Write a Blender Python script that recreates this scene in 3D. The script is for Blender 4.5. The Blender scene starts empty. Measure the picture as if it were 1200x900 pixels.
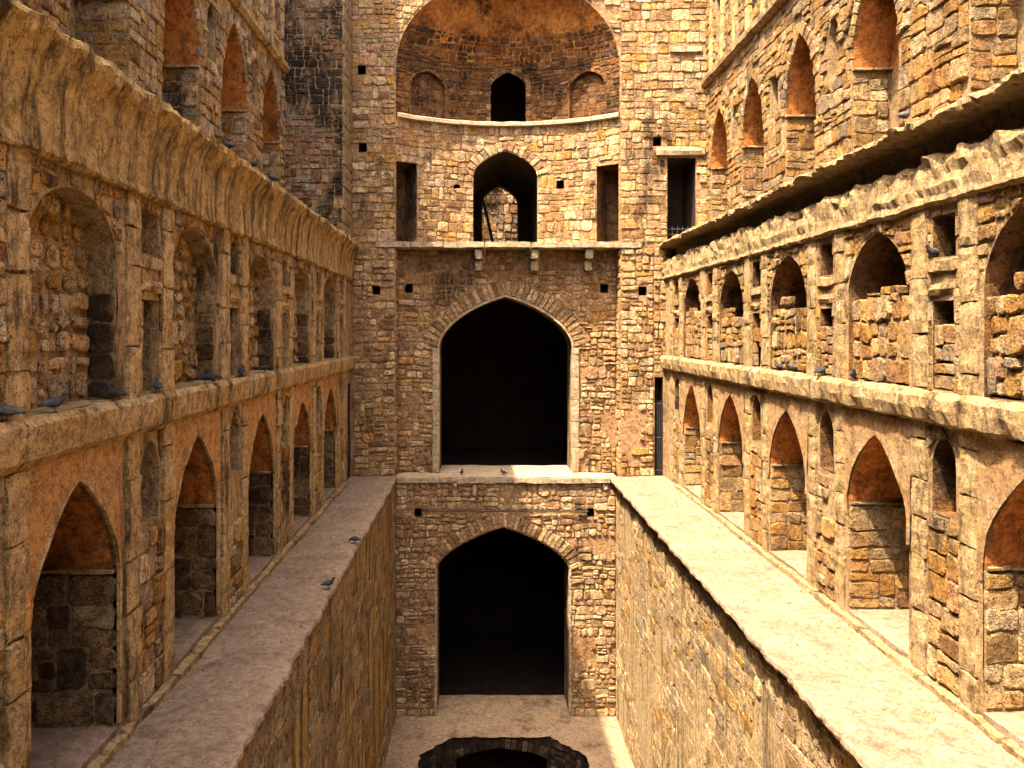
import bpy, math, random
from mathutils import Vector, noise, Matrix
from mathutils.geometry import delaunay_2d_cdt
random.seed(7)
sc = bpy.context.scene
COL = sc.collection
R = random.uniform

# ------------------------------------------------------------------ camera, sky, sun, exposure
FPX = 900.0                      # focal length in pixels of a 1200 px wide picture
CAMZ = 4.66                      # eye height above the walkways (walkways are z = 0)
D = 24.66                        # distance of the end wall
cam_d = bpy.data.cameras.new('camera'); cam = bpy.data.objects.new('camera', cam_d); COL.objects.link(cam)
cam.location = (0, 0, CAMZ); cam.rotation_euler = (math.radians(90), 0, 0)
cam_d.sensor_width = 36; cam_d.lens = 27.0
cam_d.shift_x = (600-562)/1200; cam_d.shift_y = -(450-388)/1200
cam_d.clip_start = 0.1; cam_d.clip_end = 2000
sc.camera = cam

SUN = Vector((1.25, 1.0, -3.5)).normalized()        # direction the sunlight travels
w = bpy.data.worlds.new('World'); sc.world = w; w.use_nodes = True
nt = w.node_tree; nt.nodes.clear()
sky = nt.nodes.new('ShaderNodeTexSky'); sky.sky_type = 'NISHITA'; sky.sun_disc = False
sky.sun_elevation = math.asin(-SUN.z); sky.sun_rotation = math.atan2(-SUN.x, -SUN.y)
sky.air_density = 0.7; sky.dust_density = 6.0; sky.ozone_density = 1.0
bg = nt.nodes.new('ShaderNodeBackground'); bg.inputs['Strength'].default_value = 0.15
out = nt.nodes.new('ShaderNodeOutputWorld')
nt.links.new(sky.outputs[0], bg.inputs[0]); nt.links.new(bg.outputs[0], out.inputs[0])
sl = bpy.data.lights.new('sun', 'SUN'); sl.energy = 3.0; sl.angle = math.radians(0.5); sl.color = (1.0, 0.88, 0.70)
so = bpy.data.objects.new('sun', sl); COL.objects.link(so)
so.rotation_euler = SUN.to_track_quat('-Z', 'Y').to_euler(); so.location = (-20, -10, 60)
sc.view_settings.view_transform = 'Standard'; sc.view_settings.look = 'None'
sc.view_settings.exposure = 2.8; sc.view_settings.gamma = 1.0
sc.cycles.max_bounces = 5; sc.cycles.diffuse_bounces = 1

# ------------------------------------------------------------------ materials
def new_mat(name):
    m = bpy.data.materials.new(name); m.use_nodes = True
    t = m.node_tree; b = t.nodes['Principled BSDF']
    b.inputs['Roughness'].default_value = 0.92
    b.inputs['Specular IOR Level'].default_value = 0.15
    return m, t, b
def nd(t, kind, **kw):
    n = t.nodes.new(kind)
    for k, v in kw.items():
        setattr(n, k, v)
    return n
def pos(t, scale=(1, 1, 1)):
    g = nd(t, 'ShaderNodeNewGeometry'); m = nd(t, 'ShaderNodeMapping')
    m.inputs['Scale'].default_value = scale
    t.links.new(g.outputs['Position'], m.inputs['Vector']); return m.outputs[0]
def nz(t, vec, scale, detail=5, rough=0.6):
    n = nd(t, 'ShaderNodeTexNoise'); n.inputs['Scale'].default_value = scale
    n.inputs['Detail'].default_value = detail; n.inputs['Roughness'].default_value = rough
    t.links.new(vec, n.inputs['Vector']); return n.outputs['Fac']
def ramp(t, fac, stops):
    r = nd(t, 'ShaderNodeValToRGB'); e = r.color_ramp.elements
    while len(e) < len(stops): e.new(0.5)
    for i, (p, c) in enumerate(stops):
        e[i].position = p
        e[i].color = (c, c, c, 1) if isinstance(c, (int, float)) else (*c, 1)
    t.links.new(fac, r.inputs[0]); return r.outputs[0]
def mix(t, fac, a, b, mode='MIX'):
    m = nd(t, 'ShaderNodeMix', data_type='RGBA', blend_type=mode)
    for s, v in ((m.inputs[0], fac), (m.inputs[6], a), (m.inputs[7], b)):
        if hasattr(v, 'is_output'): t.links.new(v, s)
        elif isinstance(v, (int, float)) and s == m.inputs[0]: s.default_value = v
        else: s.default_value = (*v, 1)
    return m.outputs[2]
def bump(t, b, facs, dist=0.02, strength=0.8):
    prev = None
    for f, d, s in facs:
        n = nd(t, 'ShaderNodeBump'); n.inputs['Strength'].default_value = s; n.inputs['Distance'].default_value = d
        t.links.new(f, n.inputs['Height'])
        if prev: t.links.new(prev, n.inputs['Normal'])
        prev = n.outputs[0]
    t.links.new(prev, b.inputs['Normal'])

def richer(t, c, sat=1.09):
    h = nd(t, 'ShaderNodeHueSaturation'); h.inputs['Saturation'].default_value = sat; t.links.new(c, h.inputs['Color']); return h.outputs[0]
def stone_mat(name, cols, stain=0.5, stain_lo=0.55, stain_col=(0.028, 0.018, 0.011), stain_scale=0.8, streak=0.35, var=0.6, ochre=0.0):
    m, t, b = new_mat(name)
    a = nd(t, 'ShaderNodeAttribute', attribute_name='tint'); s = nd(t, 'ShaderNodeSeparateColor')
    t.links.new(a.outputs['Color'], s.inputs[0])
    n = len(cols)
    base = ramp(t, s.outputs[0], [(i/(n-1), c) for i, c in enumerate(cols)])
    v = nd(t, 'ShaderNodeMapRange'); v.inputs[3].default_value = 1-var*0.6; v.inputs[4].default_value = 1+var*0.45
    t.links.new(s.outputs[1], v.inputs[0])
    base = mix(t, 1.0, base, v.outputs[0], 'MULTIPLY')
    p = pos(t)
    mott = nz(t, p, 6.0, 5, 0.72)
    base = mix(t, 1.0, base, ramp(t, mott, [(0.30, (0.40, 0.34, 0.28)), (0.48, (0.95, 0.93, 0.9)), (0.70, (1.35, 1.3, 1.2))]), 'MULTIPLY')
    if ochre:
        oc = nz(t, p, 0.9, 2, 0.6)
        base = mix(t, ramp(t, oc, [(0.46, 0.0), (0.66, ochre)]), base, (0.46, 0.20, 0.055))
    ps = pos(t, (1, 1, streak))
    st = nz(t, ps, stain_scale, 6, 0.75)
    base = mix(t, ramp(t, st, [(stain_lo, 0.0), (stain_lo+0.10, stain)]), base, stain_col)
    fl = nz(t, p, 24, 4, 0.75)
    base = mix(t, ramp(t, fl, [(0.57, 0.0), (0.65, 0.9)]), base, (0.014, 0.009, 0.006))
    vein = nz(t, p, 3.6, 5, 0.7)
    base = mix(t, ramp(t, vein, [(0.472, 0.0), (0.498, 0.75), (0.502, 0.75), (0.528, 0.0)]), base, stain_col)
    base = richer(t, base)
    t.links.new(base, b.inputs['Base Color'])
    bump(t, b, [(mott, 0.09, 1.0), (fl, 0.03, 0.9)])
    return m
def plaster_mat(name, c1, c2, dark, scale=1.2, streak=0.3, lo=0.5, stain=0.7, speck=0.5, bmp=0.8, stain_scale=None, veins=0.6, mot=1.0):
    m, t, b = new_mat(name)
    p = pos(t); ps = pos(t, (1, 1, streak))
    big = nz(t, p, scale, 4, 0.65); mid = nz(t, p, 8, 5, 0.75); fine = nz(t, p, 27, 4, 0.78)
    base = mix(t, ramp(t, big, [(0.36, 0.0), (0.64, 1.0)]), c1, c2)
    base = mix(t, 1.0, base, ramp(t, mid, [(0.30, (1-.5*mot, 1-.56*mot, 1-.62*mot)), (0.5, (1, 1, 1)), (0.7, (1+.35*mot, 1+.3*mot, 1+.2*mot))]), 'MULTIPLY')
    base = mix(t, ramp(t, nz(t, ps, stain_scale or scale*1.3, 6, 0.75), [(lo, 0.0), (lo+0.13, stain)]), base, dark)
    base = mix(t, ramp(t, fine, [(0.57, 0.0), (0.66, speck)]), base, tuple(0.4*x for x in dark))
    vein = nz(t, p, 2.8, 5, 0.7)
    base = mix(t, ramp(t, vein, [(0.475, 0.0), (0.499, veins), (0.501, veins), (0.525, 0.0)]), base, dark)
    base = richer(t, base)
    t.links.new(base, b.inputs['Base Color'])
    bump(t, b, [(mid, 0.10*bmp, 1.0), (fine, 0.03*bmp, 1.0)])
    return m
def plain_mat(name, c, rough=0.7, c2=None, scale=20):
    m, t, b = new_mat(name); b.inputs['Roughness'].default_value = rough
    p = pos(t)
    base = mix(t, ramp(t, nz(t, p, scale, 4, 0.6), [(0.35, 0.0), (0.65, 1.0)]), c, c2 or tuple(x*0.6 for x in c))
    t.links.new(base, b.inputs['Base Color']); return m

BUFF = (0.53, 0.355, 0.185); OCH = (0.52, 0.29, 0.10); GREY = (0.42, 0.32, 0.21); BRN = (0.27, 0.15, 0.075); PNK = (0.46, 0.265, 0.155); PALE = (0.64, 0.47, 0.28)
M = {}
M['stone_end'] = stone_mat('stone_end', [BRN, BUFF, PALE, OCH, PALE, BUFF, PNK, PALE], 0.85, 0.555, ochre=0.3)
M['stone_low'] = stone_mat('stone_low', [BRN, PALE, PNK, PALE, BUFF, PALE, PNK], 0.8, 0.57, ochre=0.15)
M['stone_left'] = stone_mat('stone_left', [BRN, OCH, PALE, OCH, BUFF, PALE, GREY], 0.92, 0.525, ochre=0.35)
dk = lambda c, k=0.74: tuple(x*k for x in c)
M['stone_right'] = stone_mat('stone_right', [dk(PNK), dk(OCH), dk(BUFF), dk(PALE), dk(OCH), dk(BUFF), dk(GREY)], 0.85, 0.57, ochre=0.35)  # same stone as the shaded wall, colour lowered to offset the sun
M['stone_black'] = stone_mat('stone_black', [BRN, GREY, BRN, PNK, GREY], 0.92, 0.47, (0.018, 0.013, 0.010), 0.7, 0.6)
M['stone_pale'] = stone_mat('stone_pale', [OCH, PALE, BUFF, PALE, OCH, PALE], 0.7, 0.60, ochre=0.3)
M['stone_umber'] = stone_mat('stone_umber', [(0.14, 0.08, 0.04), (0.28, 0.17, 0.085), (0.38, 0.26, 0.14), (0.22, 0.11, 0.05)], 0.85, 0.50, (0.02, 0.012, 0.008), 1.0, 0.8)  # darker brown stone for jambs, soffits and inner arches
M['stone_dome'] = stone_mat('stone_dome', [(0.09, 0.045, 0.02), (0.17, 0.09, 0.042), (0.23, 0.135, 0.07), (0.15, 0.06, 0.025)], 0.85, 0.50, (0.018, 0.010, 0.007), 1.0, 0.8, ochre=0.4)  # dome stone; also gives the sunlit wall's niches their painted shade
M['stone_pit'] = stone_mat('stone_pit', [(0.04, 0.025, 0.014), (0.09, 0.06, 0.035), (0.16, 0.11, 0.07), (0.05, 0.03, 0.018)], 0.9, 0.47, (0.01, 0.007, 0.005))  # palette darkened so the pit looks deep in shade
M['stone_well'] = stone_mat('stone_well', [dk(c_, .85) for c_ in (OCH, GREY, BUFF, PALE, BUFF, GREY, OCH)], 0.75, 0.56, (0.05, 0.035, 0.018), 3.0, 0.06, ochre=0.2)
M['voussoir'] = stone_mat('voussoir', [PNK, BUFF, PALE, BRN, BUFF], 0.6, 0.58)
M['mortar_end'] = plaster_mat('mortar_end', (0.33, 0.19, 0.095), (0.41, 0.25, 0.135), (0.035, 0.02, 0.012), lo=0.56, speck=0.8)
M['mortar_side'] = plaster_mat('mortar_side', (0.38, 0.24, 0.12), (0.48, 0.33, 0.17), (0.032, 0.020, 0.010), lo=0.50, stain=0.85, speck=0.8)
M['mortar_right'] = plaster_mat('mortar_right', (0.30, 0.195, 0.10), (0.40, 0.275, 0.15), (0.035, 0.022, 0.012), lo=0.56, speck=0.9)  # sunlit wall's copy of the side mortar, darkened against the sun
M['orange'] = plaster_mat('orange', (0.58, 0.29, 0.11), (0.50, 0.28, 0.13), (0.10, 0.055, 0.025), lo=0.56, streak=0.25, speck=0.7)
M['pale_plaster'] = plaster_mat('pale_plaster', (0.37, 0.25, 0.14), (0.36, 0.20, 0.09), (0.05, 0.03, 0.015), lo=0.57, speck=0.85)
M['vault'] = plaster_mat('vault', (0.55, 0.225, 0.085), (0.44, 0.17, 0.065), (0.05, 0.02, 0.009), lo=0.50, streak=0.6, speck=0.6, bmp=0.6, mot=1.2)
M['dome'] = plaster_mat('dome', (0.32, 0.12, 0.042), (0.55, 0.26, 0.095), (0.030, 0.014, 0.007), scale=0.9, lo=0.50, streak=1.0, stain=0.9, speck=0.8)
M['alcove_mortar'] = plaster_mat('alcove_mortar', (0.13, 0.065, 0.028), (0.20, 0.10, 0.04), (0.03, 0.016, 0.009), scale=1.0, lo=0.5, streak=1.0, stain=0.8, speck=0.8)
M['band_left'] = plaster_mat('band_left', (0.44, 0.285, 0.12), (0.56, 0.365, 0.155), (0.040, 0.024, 0.010), scale=2.2, streak=0.10, lo=0.48, stain=0.9, speck=0.95, stain_scale=3.2)
M['band_right'] = plaster_mat('band_right', (0.35, 0.245, 0.13), (0.29, 0.19, 0.095), (0.04, 0.026, 0.013), scale=2.2, streak=0.08, lo=0.54, stain=0.8, speck=0.8, stain_scale=4.5)
M['well_left'] = plaster_mat('well_left', (0.44, 0.285, 0.12), (0.54, 0.36, 0.16), (0.035, 0.022, 0.010), scale=2.0, streak=0.05, lo=0.47, stain=0.92, speck=0.9, stain_scale=3.4)
M['well_right'] = plaster_mat('well_right', (0.36, 0.25, 0.13), (0.43, 0.30, 0.17), (0.045, 0.03, 0.015), scale=2.0, streak=0.05, lo=0.51, stain=0.85, speck=0.9, stain_scale=3.4)
M['floor'] = plaster_mat('floor', (0.27, 0.185, 0.115), (0.34, 0.24, 0.15), (0.07, 0.045, 0.025), scale=0.8, streak=1, lo=0.52, stain=0.7, speck=0.7, bmp=0.5, veins=0.5)
M['pilaster'] = plaster_mat('pilaster', (0.48, 0.30, 0.125), (0.57, 0.39, 0.205), (0.042, 0.026, 0.013), scale=1.6, streak=0.22, lo=0.51, stain=0.85, speck=0.9, stain_scale=3.2)
M['pilaster_sunlit'] = plaster_mat('pilaster_sunlit', (0.35, 0.23, 0.105), (0.42, 0.29, 0.16), (0.035, 0.022, 0.012), scale=1.6, streak=0.22, lo=0.52, stain=0.85, speck=0.9, stain_scale=3.2)  # darker copy of the pilaster colour, makes up for sunlight on that wall
M['walk'] = plaster_mat('walk', (0.215, 0.147, 0.095), (0.275, 0.192, 0.126), (0.06, 0.038, 0.022), scale=1.1, streak=1, lo=0.54, stain=0.6, speck=0.7, bmp=0.5, veins=0.5, mot=0.85)
M['slab'] = plaster_mat('slab', (0.42, 0.32, 0.21), (0.36, 0.27, 0.165), (0.12, 0.08, 0.045), scale=1.5, lo=0.60, stain=0.5, bmp=0.5)
M['dark'] = plaster_mat('dark', (0.035, 0.022, 0.014), (0.05, 0.03, 0.018), (0.012, 0.008, 0.005), bmp=0.5)  # near-black colour stands in for missing light inside openings
M['soil'] = plaster_mat('soil', (0.30, 0.22, 0.13), (0.24, 0.19, 0.10), (0.07, 0.08, 0.03), scale=0.3, streak=1)
M['iron'] = plain_mat('iron', (0.05, 0.045, 0.042), 0.55)
M['wood'] = plain_mat('wood', (0.06, 0.035, 0.02), 0.8)
M['feather'] = plain_mat('feather', (0.052, 0.050, 0.050), 0.6, (0.028, 0.027, 0.027), 14)
M['wing'] = plain_mat('wing', (0.125, 0.122, 0.12), 0.65, (0.05, 0.048, 0.047), 16)
M['darkfeather'] = plain_mat('darkfeather', (0.020, 0.019, 0.019), 0.55)
M['beak'] = plain_mat('beak', (0.10, 0.06, 0.05), 0.5)

# ------------------------------------------------------------------ mesh helpers
class MB:
    def __init__(s): s.v = []; s.f = []; s.t = []
    def add(s, vs, fs, tint=(0.5, 0.5, 0.5)):
        o = len(s.v); s.v += [tuple(p) for p in vs]; s.f += [tuple(i+o for i in f) for f in fs]; s.t += [tint]*len(vs)
    def build(s, name, mat, parent=None, smooth=False, kind=None, label=None):
        if not s.f: return None
        off = Vector(parent['_w']) if parent is not None and '_w' in parent else Vector((0, 0, 0))
        me = bpy.data.meshes.new(name)
        me.from_pydata([tuple(Vector(p)-off) for p in s.v], [], s.f); me.update()
        at = me.color_attributes.new('tint', 'FLOAT_COLOR', 'POINT')
        at.data.foreach_set('color', [c for t in s.t for c in (*t, 1.0)])
        if smooth:
            me.polygons.foreach_set('use_smooth', [True]*len(me.polygons))
        me.materials.append(M[mat])
        o = bpy.data.objects.new(name, me); COL.objects.link(o)
        if parent is not None: o.parent = parent
        if kind: o['kind'] = kind
        if label: o['label'] = label
        return o
THINGS = []
def thing(name, label, cat, loc, group=None):
    o = bpy.data.objects.new(name, None); COL.objects.link(o); o.location = loc; o.empty_display_size = 0.2
    o['label'] = label; o['category'] = cat; o['_w'] = tuple(loc)
    if group: o['group'] = group
    THINGS.append(o); return o
def world_matrix_fix():
    for o in THINGS:
        if '_w' in o: del o['_w']

# surface maps: (u, v, d) -> point; d is the distance out of the surface
def planeY(Y0): return lambda u, v, d: Vector((u, Y0-d, v))
def planeX(X0, s): return lambda u, v, d: Vector((X0+s*d, u, v))       # s = +1 faces +X (shaded side), -1 faces -X
def jambmap(X0, s, Yf): return lambda u, v, d: Vector((X0-s*u, Yf-d, v))
def flatZ(Z0): return lambda u, v, d: Vector((u, v, Z0+d))

def inpoly(p, poly):
    x, y = p; c = False; j = len(poly)-1
    for i in range(len(poly)):
        xi, yi = poly[i]; xj, yj = poly[j]
        if (yi > y) != (yj > y) and x < (xj-xi)*(y-yi)/(yj-yi)+xi: c = not c
        j = i
    return c
def nearest(p, poly):
    best = None; bd = 1e9
    px, py = p
    for i in range(len(poly)):
        ax, ay = poly[i]; bx_, by = poly[(i+1) % len(poly)]
        dx, dy = bx_-ax, by-ay; L = dx*dx+dy*dy or 1e-9
        t = max(0, min(1, ((px-ax)*dx+(py-ay)*dy)/L)); q = (ax+t*dx, ay+t*dy)
        d2 = (q[0]-px)**2+(q[1]-py)**2
        if d2 < bd: bd = d2; best = q
    return best
def area(poly):
    return 0.5*abs(sum(poly[i][0]*poly[(i+1) % len(poly)][1]-poly[(i+1) % len(poly)][0]*poly[i][1] for i in range(len(poly))))
def bbox(poly):
    xs = [p[0] for p in poly]; ys = [p[1] for p in poly]; return min(xs), max(xs), min(ys), max(ys)
def rect(u0, u1, v0, v1): return [(u0, v0), (u1, v0), (u1, v1), (u0, v1)]
def arch_curve(c, hw, zs, za, k=0.4, n=9):
    """left spring -> apex -> right spring"""
    pts = []
    for i in range(-n, n+1):
        a = (i/n)*math.pi/2
        x = math.sin(a); ax = abs(x)
        pts.append((c+hw*x, zs+(za-zs)*((1-k)*math.sqrt(max(0, 1-ax*ax))+k*(1-ax))))
    return pts
def arch(c, hw, z0, zs, za, k=0.4, n=9):
    return [(c-hw, z0)]+arch_curve(c, hw, zs, za, k, n)+[(c+hw, z0)]
def grow(poly, m):
    cx = sum(p[0] for p in poly)/len(poly); cy = sum(p[1] for p in poly)/len(poly)
    n = len(poly); sgn = 1 if sum(poly[i][0]*poly[(i+1) % n][1]-poly[(i+1) % n][0]*poly[i][1] for i in range(n)) > 0 else -1
    res = []
    for i in range(n):
        ax, ay = poly[i-1]; bx_, by = poly[(i+1) % n]
        tx, ty = bx_-ax, by-ay; L = math.hypot(tx, ty) or 1
        res.append((poly[i][0]+sgn*ty/L*m, poly[i][1]-sgn*tx/L*m))
    return res

def holed(P, outer, holes, d=0.0, step=None, amp=0.0, freq=1.5):
    """a sheet in (u, v) with holes, cut by constrained triangulation"""
    vs = []; es = []
    def fine_edge(poly):
        if not step: return poly
        r = []
        for i in range(len(poly)):
            a, b = poly[i], poly[(i+1) % len(poly)]; k = max(1, int(math.dist(a, b)/step))
            r += [(a[0]+(b[0]-a[0])*j/k, a[1]+(b[1]-a[1])*j/k) for j in range(k)]
        return r
    for poly in [fine_edge(q) for q in [outer]+holes]:
        o = len(vs); n = len(poly); vs += [Vector(p) for p in poly]; es += [(o+i, o+(i+1) % n) for i in range(n)]
    if step:
        u0, u1, v0, v1 = bbox(outer)
        nu = max(1, int((u1-u0)/step)); nv = max(1, int((v1-v0)/step))
        for i in range(nu+1):
            for j in range(nv+1):
                p = (u0+(u1-u0)*i/nu, v0+(v1-v0)*j/nv)
                if inpoly(p, outer) and not any(inpoly(p, h) for h in holes): vs.append(Vector(p))
    rv, re, rf, _, _, _ = delaunay_2d_cdt(vs, es, [], 0, 1e-5)
    mb = MB(); fs = []
    for f in rf:
        c = (sum(rv[i][0] for i in f)/len(f), sum(rv[i][1] for i in f)/len(f))
        if inpoly(c, outer) and not any(inpoly(c, h) for h in holes): fs.append(tuple(f))
    pts = []
    for p in rv:
        dd = d
        if amp: dd += amp*noise.fractal(Vector((p[0]*freq, p[1]*freq, 3.1)), 0.8, 2, 4)
        pts.append(P(p[0], p[1], dd))
    mb.add(pts, fs); return mb
def reveal(P, poly, d0, d1, mb=None, n=1, close=True):
    mb = mb or MB(); m = len(poly); vs = []
    for j in range(n+1):
        vs += [P(u, v, d0+(d1-d0)*j/n) for u, v in poly]
    fs = []
    for j in range(n):
        for i in range(m if close else m-1):
            fs.append((j*m+i, j*m+(i+1) % m, (j+1)*m+(i+1) % m, (j+1)*m+i))
    mb.add(vs, fs); return mb
def back(P, poly, d, mb=None):
    mb = mb or MB(); s = holed(P, poly, [], d, 0.35); mb.add(s.v, s.f); return mb

# --- stones -------------------------------------------------------------
def stone(P, outline, h, tint):
    n = len(outline); cu = sum(p[0] for p in outline)/n; cv = sum(p[1] for p in outline)/n
    u0, u1, v0, v1 = bbox(outline); size = min(u1-u0, v1-v0)
    ins = min(0.022, 0.15*size); ax, ay = R(-0.06, 0.06), R(-0.08, 0.08)
    vs = []
    for (u, v) in outline: vs.append(P(u, v, -0.05))
    for (u, v) in outline: vs.append(P(u, v, h*R(0.55, 0.8)))
    for (u, v) in outline:
        L = math.hypot(u-cu, v-cv) or 1; k = max(0.3, 1-ins/L)
        uu, vv = cu+(u-cu)*k, cv+(v-cv)*k
        vs.append(P(uu, vv, h*R(0.92, 1.06)+ax*(uu-cu)+ay*(vv-cv)))
    vs.append(P(cu, cv, h*R(0.95, 1.1)))
    fs = []
    for i in range(n):
        j = (i+1) % n
        fs += [(i, j, n+j, n+i), (n+i, n+j, 2*n+j, 2*n+i), (2*n+i, 2*n+j, 3*n)]
    return vs, fs, tint
def outline_of(u0, u1, v0, v1, rnd=0.22, jit=0.016):
    w_, h_ = u1-u0, v1-v0; s = min(w_, h_)
    q = [R(0.08, rnd)*s for _ in range(8)]; J = lambda: R(-jit, jit)
    pts = [(u0+q[0]+J(), v0+J()*.6)]
    if w_ > 0.3: pts.append((u0+w_*R(.4, .6), v0+J()))
    pts += [(u1-q[1], v0+J()*.6), (u1+J()*.6, v0+q[2]), (u1+J()*.6, v1-q[3]), (u1-q[4], v1+J()*.6)]
    if w_ > 0.3: pts.append((u0+w_*R(.4, .6), v1+J()))
    pts += [(u0+q[5], v1+J()*.6), (u0+J()*.6, v1-q[6]), (u0+J()*.6, v0+q[7])]
    return pts
def masonry(P, u0, u1, v0, v1, wr=(0.25, 0.6), hr=(0.16, 0.32), gap=0.028, prot=(0.02, 0.06), holes=(), rnd=0.22, skip=0.0, d0=0.0, wave=0.04, split=0.15, seed=0.0, flush=0.52):
    """courses of irregular stones over a rectangle of a surface; returns a list of stones"""
    res = []; v = v0; hb = [(bbox(h), h, (sum(p[0] for p in h)/len(h), sum(p[1] for p in h)/len(h))) for h in holes]
    PP = (lambda u_, v_, d_: P(u_, v_, d_+d0)) if d0 else P
    def wv(uu, vv):
        if not (v0+0.03 < vv < v1-0.03): return 0
        return wave*(noise.noise(Vector((uu*0.9, vv*1.7, 5.3+seed)))+0.5*noise.noise(Vector((uu*2.9, vv*3.7, 9.3+seed))))
    while v < v1-0.06:
        hgt = R(*hr)*2*0.92
        if v+hgt > v1-hr[0]*0.9: hgt = v1-v
        u = u0
        while u < u1-0.05:
            wd = R(*wr)*(1.0 if random.random() > 0.25 else 0.6)
            if u+wd > u1-wr[0]*0.6: wd = u1-u
            r = random.random(); top = v+hgt; cells = []
            if hgt < hr[1]*1.15: rows = [(v, top)]
            elif r < 0.08+split*0.3: rows = [(v, top)] if hgt < hr[1]*1.7 else [(v, v+hgt*.62), (v+hgt*.62, top)]
            elif r < 0.80: m = v+hgt*R(0.34, 0.66); rows = [(v, m), (m, top)]
            else: m = v+hgt*R(0.25, 0.38); m2 = v+hgt*R(0.6, 0.75); rows = [(v, m), (m, m2), (m2, top)]
            for (c, e) in rows:
                if wd > wr[0]*1.5 and random.random() < 0.2 and wd < 1.6*wr[1]:
                    m = u+wd*R(0.35, 0.65); cells += [(u, m, c, e), (m, u+wd, c, e)]
                else: cells.append((u, u+wd, c, e))
            for (a, b, c, e) in cells:
                if random.random() < skip: continue
                g = gap*R(0.5, 1.5)/2
                if b-a < 2.2*g+0.03 or e-c < 2.2*g+0.03: continue
                ol = outline_of(a+g, b-g, c+g, e-g, rnd, min(0.03, 0.1*min(b-a, e-c)))
                ang = R(-0.05, 0.05); cu, cv = (a+b)/2, (c+e)/2
                ol = [(cu+(p-cu)-(q-cv)*ang, cv+(q-cv)+(p-cu)*ang*0.6) for p, q in ol]
                ol = [(min(max(p, u0), u1), min(max(q+wv(p, q), v0), v1)) for p, q in ol]
                a0 = area(ol); x0, x1, y0, y1 = bbox(ol); ok = True
                for (hx0, hx1, hy0, hy1), h, hc_ in hb:
                    if x1 < hx0 or x0 > hx1 or y1 < hy0 or y0 > hy1: continue
                    cc = (sum(p[0] for p in ol)/len(ol), sum(p[1] for p in ol)/len(ol))
                    if inpoly(cc, h) or ((hx1-hx0) < 0.8 and inpoly(hc_, ol)): ok = False; break
                    ol = [nearest(p, h) if inpoly(p, h) else p for p in ol]
                    if (hx1-hx0) < 0.8 and inpoly(hc_, ol): ok = False; break
                if not ok or area(ol) < 0.35*a0 or area(ol) < 0.003: continue
                hh = R(*prot)*0.88*(0.55+0.9*max(0, min(1, 0.5+noise.noise(Vector((cu*0.8, cv*0.8, 2.2+seed))))))
                if flush and noise.noise(Vector((cu*0.55, cv*0.7, 7.7+seed)))+0.25*noise.noise(Vector((cu*2.5, cv*2.5, 1.7))) > flush: continue
                res.append(stone(PP, ol, hh, (random.random(), random.random(), random.random())))
            u += wd
        v += hgt
    return res
def voussoirs(P, curve, thick, n, prot=(0.02, 0.05), gap=0.03, off=0.0, d0=0.0):
    L = [0]
    for i in range(1, len(curve)): L.append(L[-1]+math.dist(curve[i], curve[i-1]))
    def at(s):
        s = max(0, min(L[-1]-1e-6, s))
        for i in range(1, len(L)):
            if s <= L[i]:
                t = (s-L[i-1])/(L[i]-L[i-1]+1e-9); a, b = curve[i-1], curve[i]
                tx, ty = b[0]-a[0], b[1]-a[1]; l = math.hypot(tx, ty) or 1
                return (a[0]+t*tx, a[1]+t*ty), (-ty/l, tx/l)
    mid = sum(p[0] for p in curve)/len(curve)
    res = []; PP = lambda u_, v_, d_: P(u_, v_, d_+d0)
    for i in range(n):
        s0 = L[-1]*i/n+gap/2; s1 = L[-1]*(i+1)/n-gap/2
        th = thick*R(0.8, 1.12); ol = []
        for s, o in ((s0, off), ((s0+s1)/2, off), (s1, off), (s1, off+th), ((s0+s1)/2, off+th*R(0.96, 1.05)), (s0, off+th*R(0.95, 1.04))):
            p, nn = at(s); sm = 0.15
            # smooth the normal so that stones fan out
            _, n1 = at(s-sm); _, n2 = at(s+sm); nx, ny = n1[0]+n2[0], n1[1]+n2[1]; l = math.hypot(nx, ny) or 1
            nx, ny = nx/l, ny/l
            ol.append((p[0]+nx*o+R(-.008, .008), p[1]+ny*o+R(-.008, .008)))
        res.append(stone(PP, ol, R(*prot), (random.random(), random.random(), random.random())))
    return res
def px_size(vs):
    xs = []; ys = []
    for p in vs:
        if p[1] < 1: return 0
        xs.append(562+FPX*p[0]/p[1]); ys.append(388-FPX*(p[2]-CAMZ)/p[1])
    x0, x1, y0, y1 = min(xs), max(xs), min(ys), max(ys)
    if x1 < 0 or x0 > 1200 or y1 < 0 or y0 > 900: return 0
    return (x1-x0)*(y1-y0)
def put_stones(stones, mat, parent, name='stone', cap=300, rest_name='rubble_stones', minpx=45):
    """the stones that show largest become parts of their own, the others one joined part"""
    order = sorted(range(len(stones)), key=lambda i: -px_size(stones[i][0]))
    rest = MB(); k = 0
    for i in order:
        vs, fs, t = stones[i]
        if k < cap and px_size(vs) > minpx:
            mb = MB(); mb.add(vs, fs, t); mb.build(name, mat if isinstance(mat, str) else mat(vs), parent); k += 1
        else: rest.add(vs, fs, t)
    rest.build(rest_name, mat if isinstance(mat, str) else mat(stones[0][0]), parent, kind='stuff')
    return k

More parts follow.
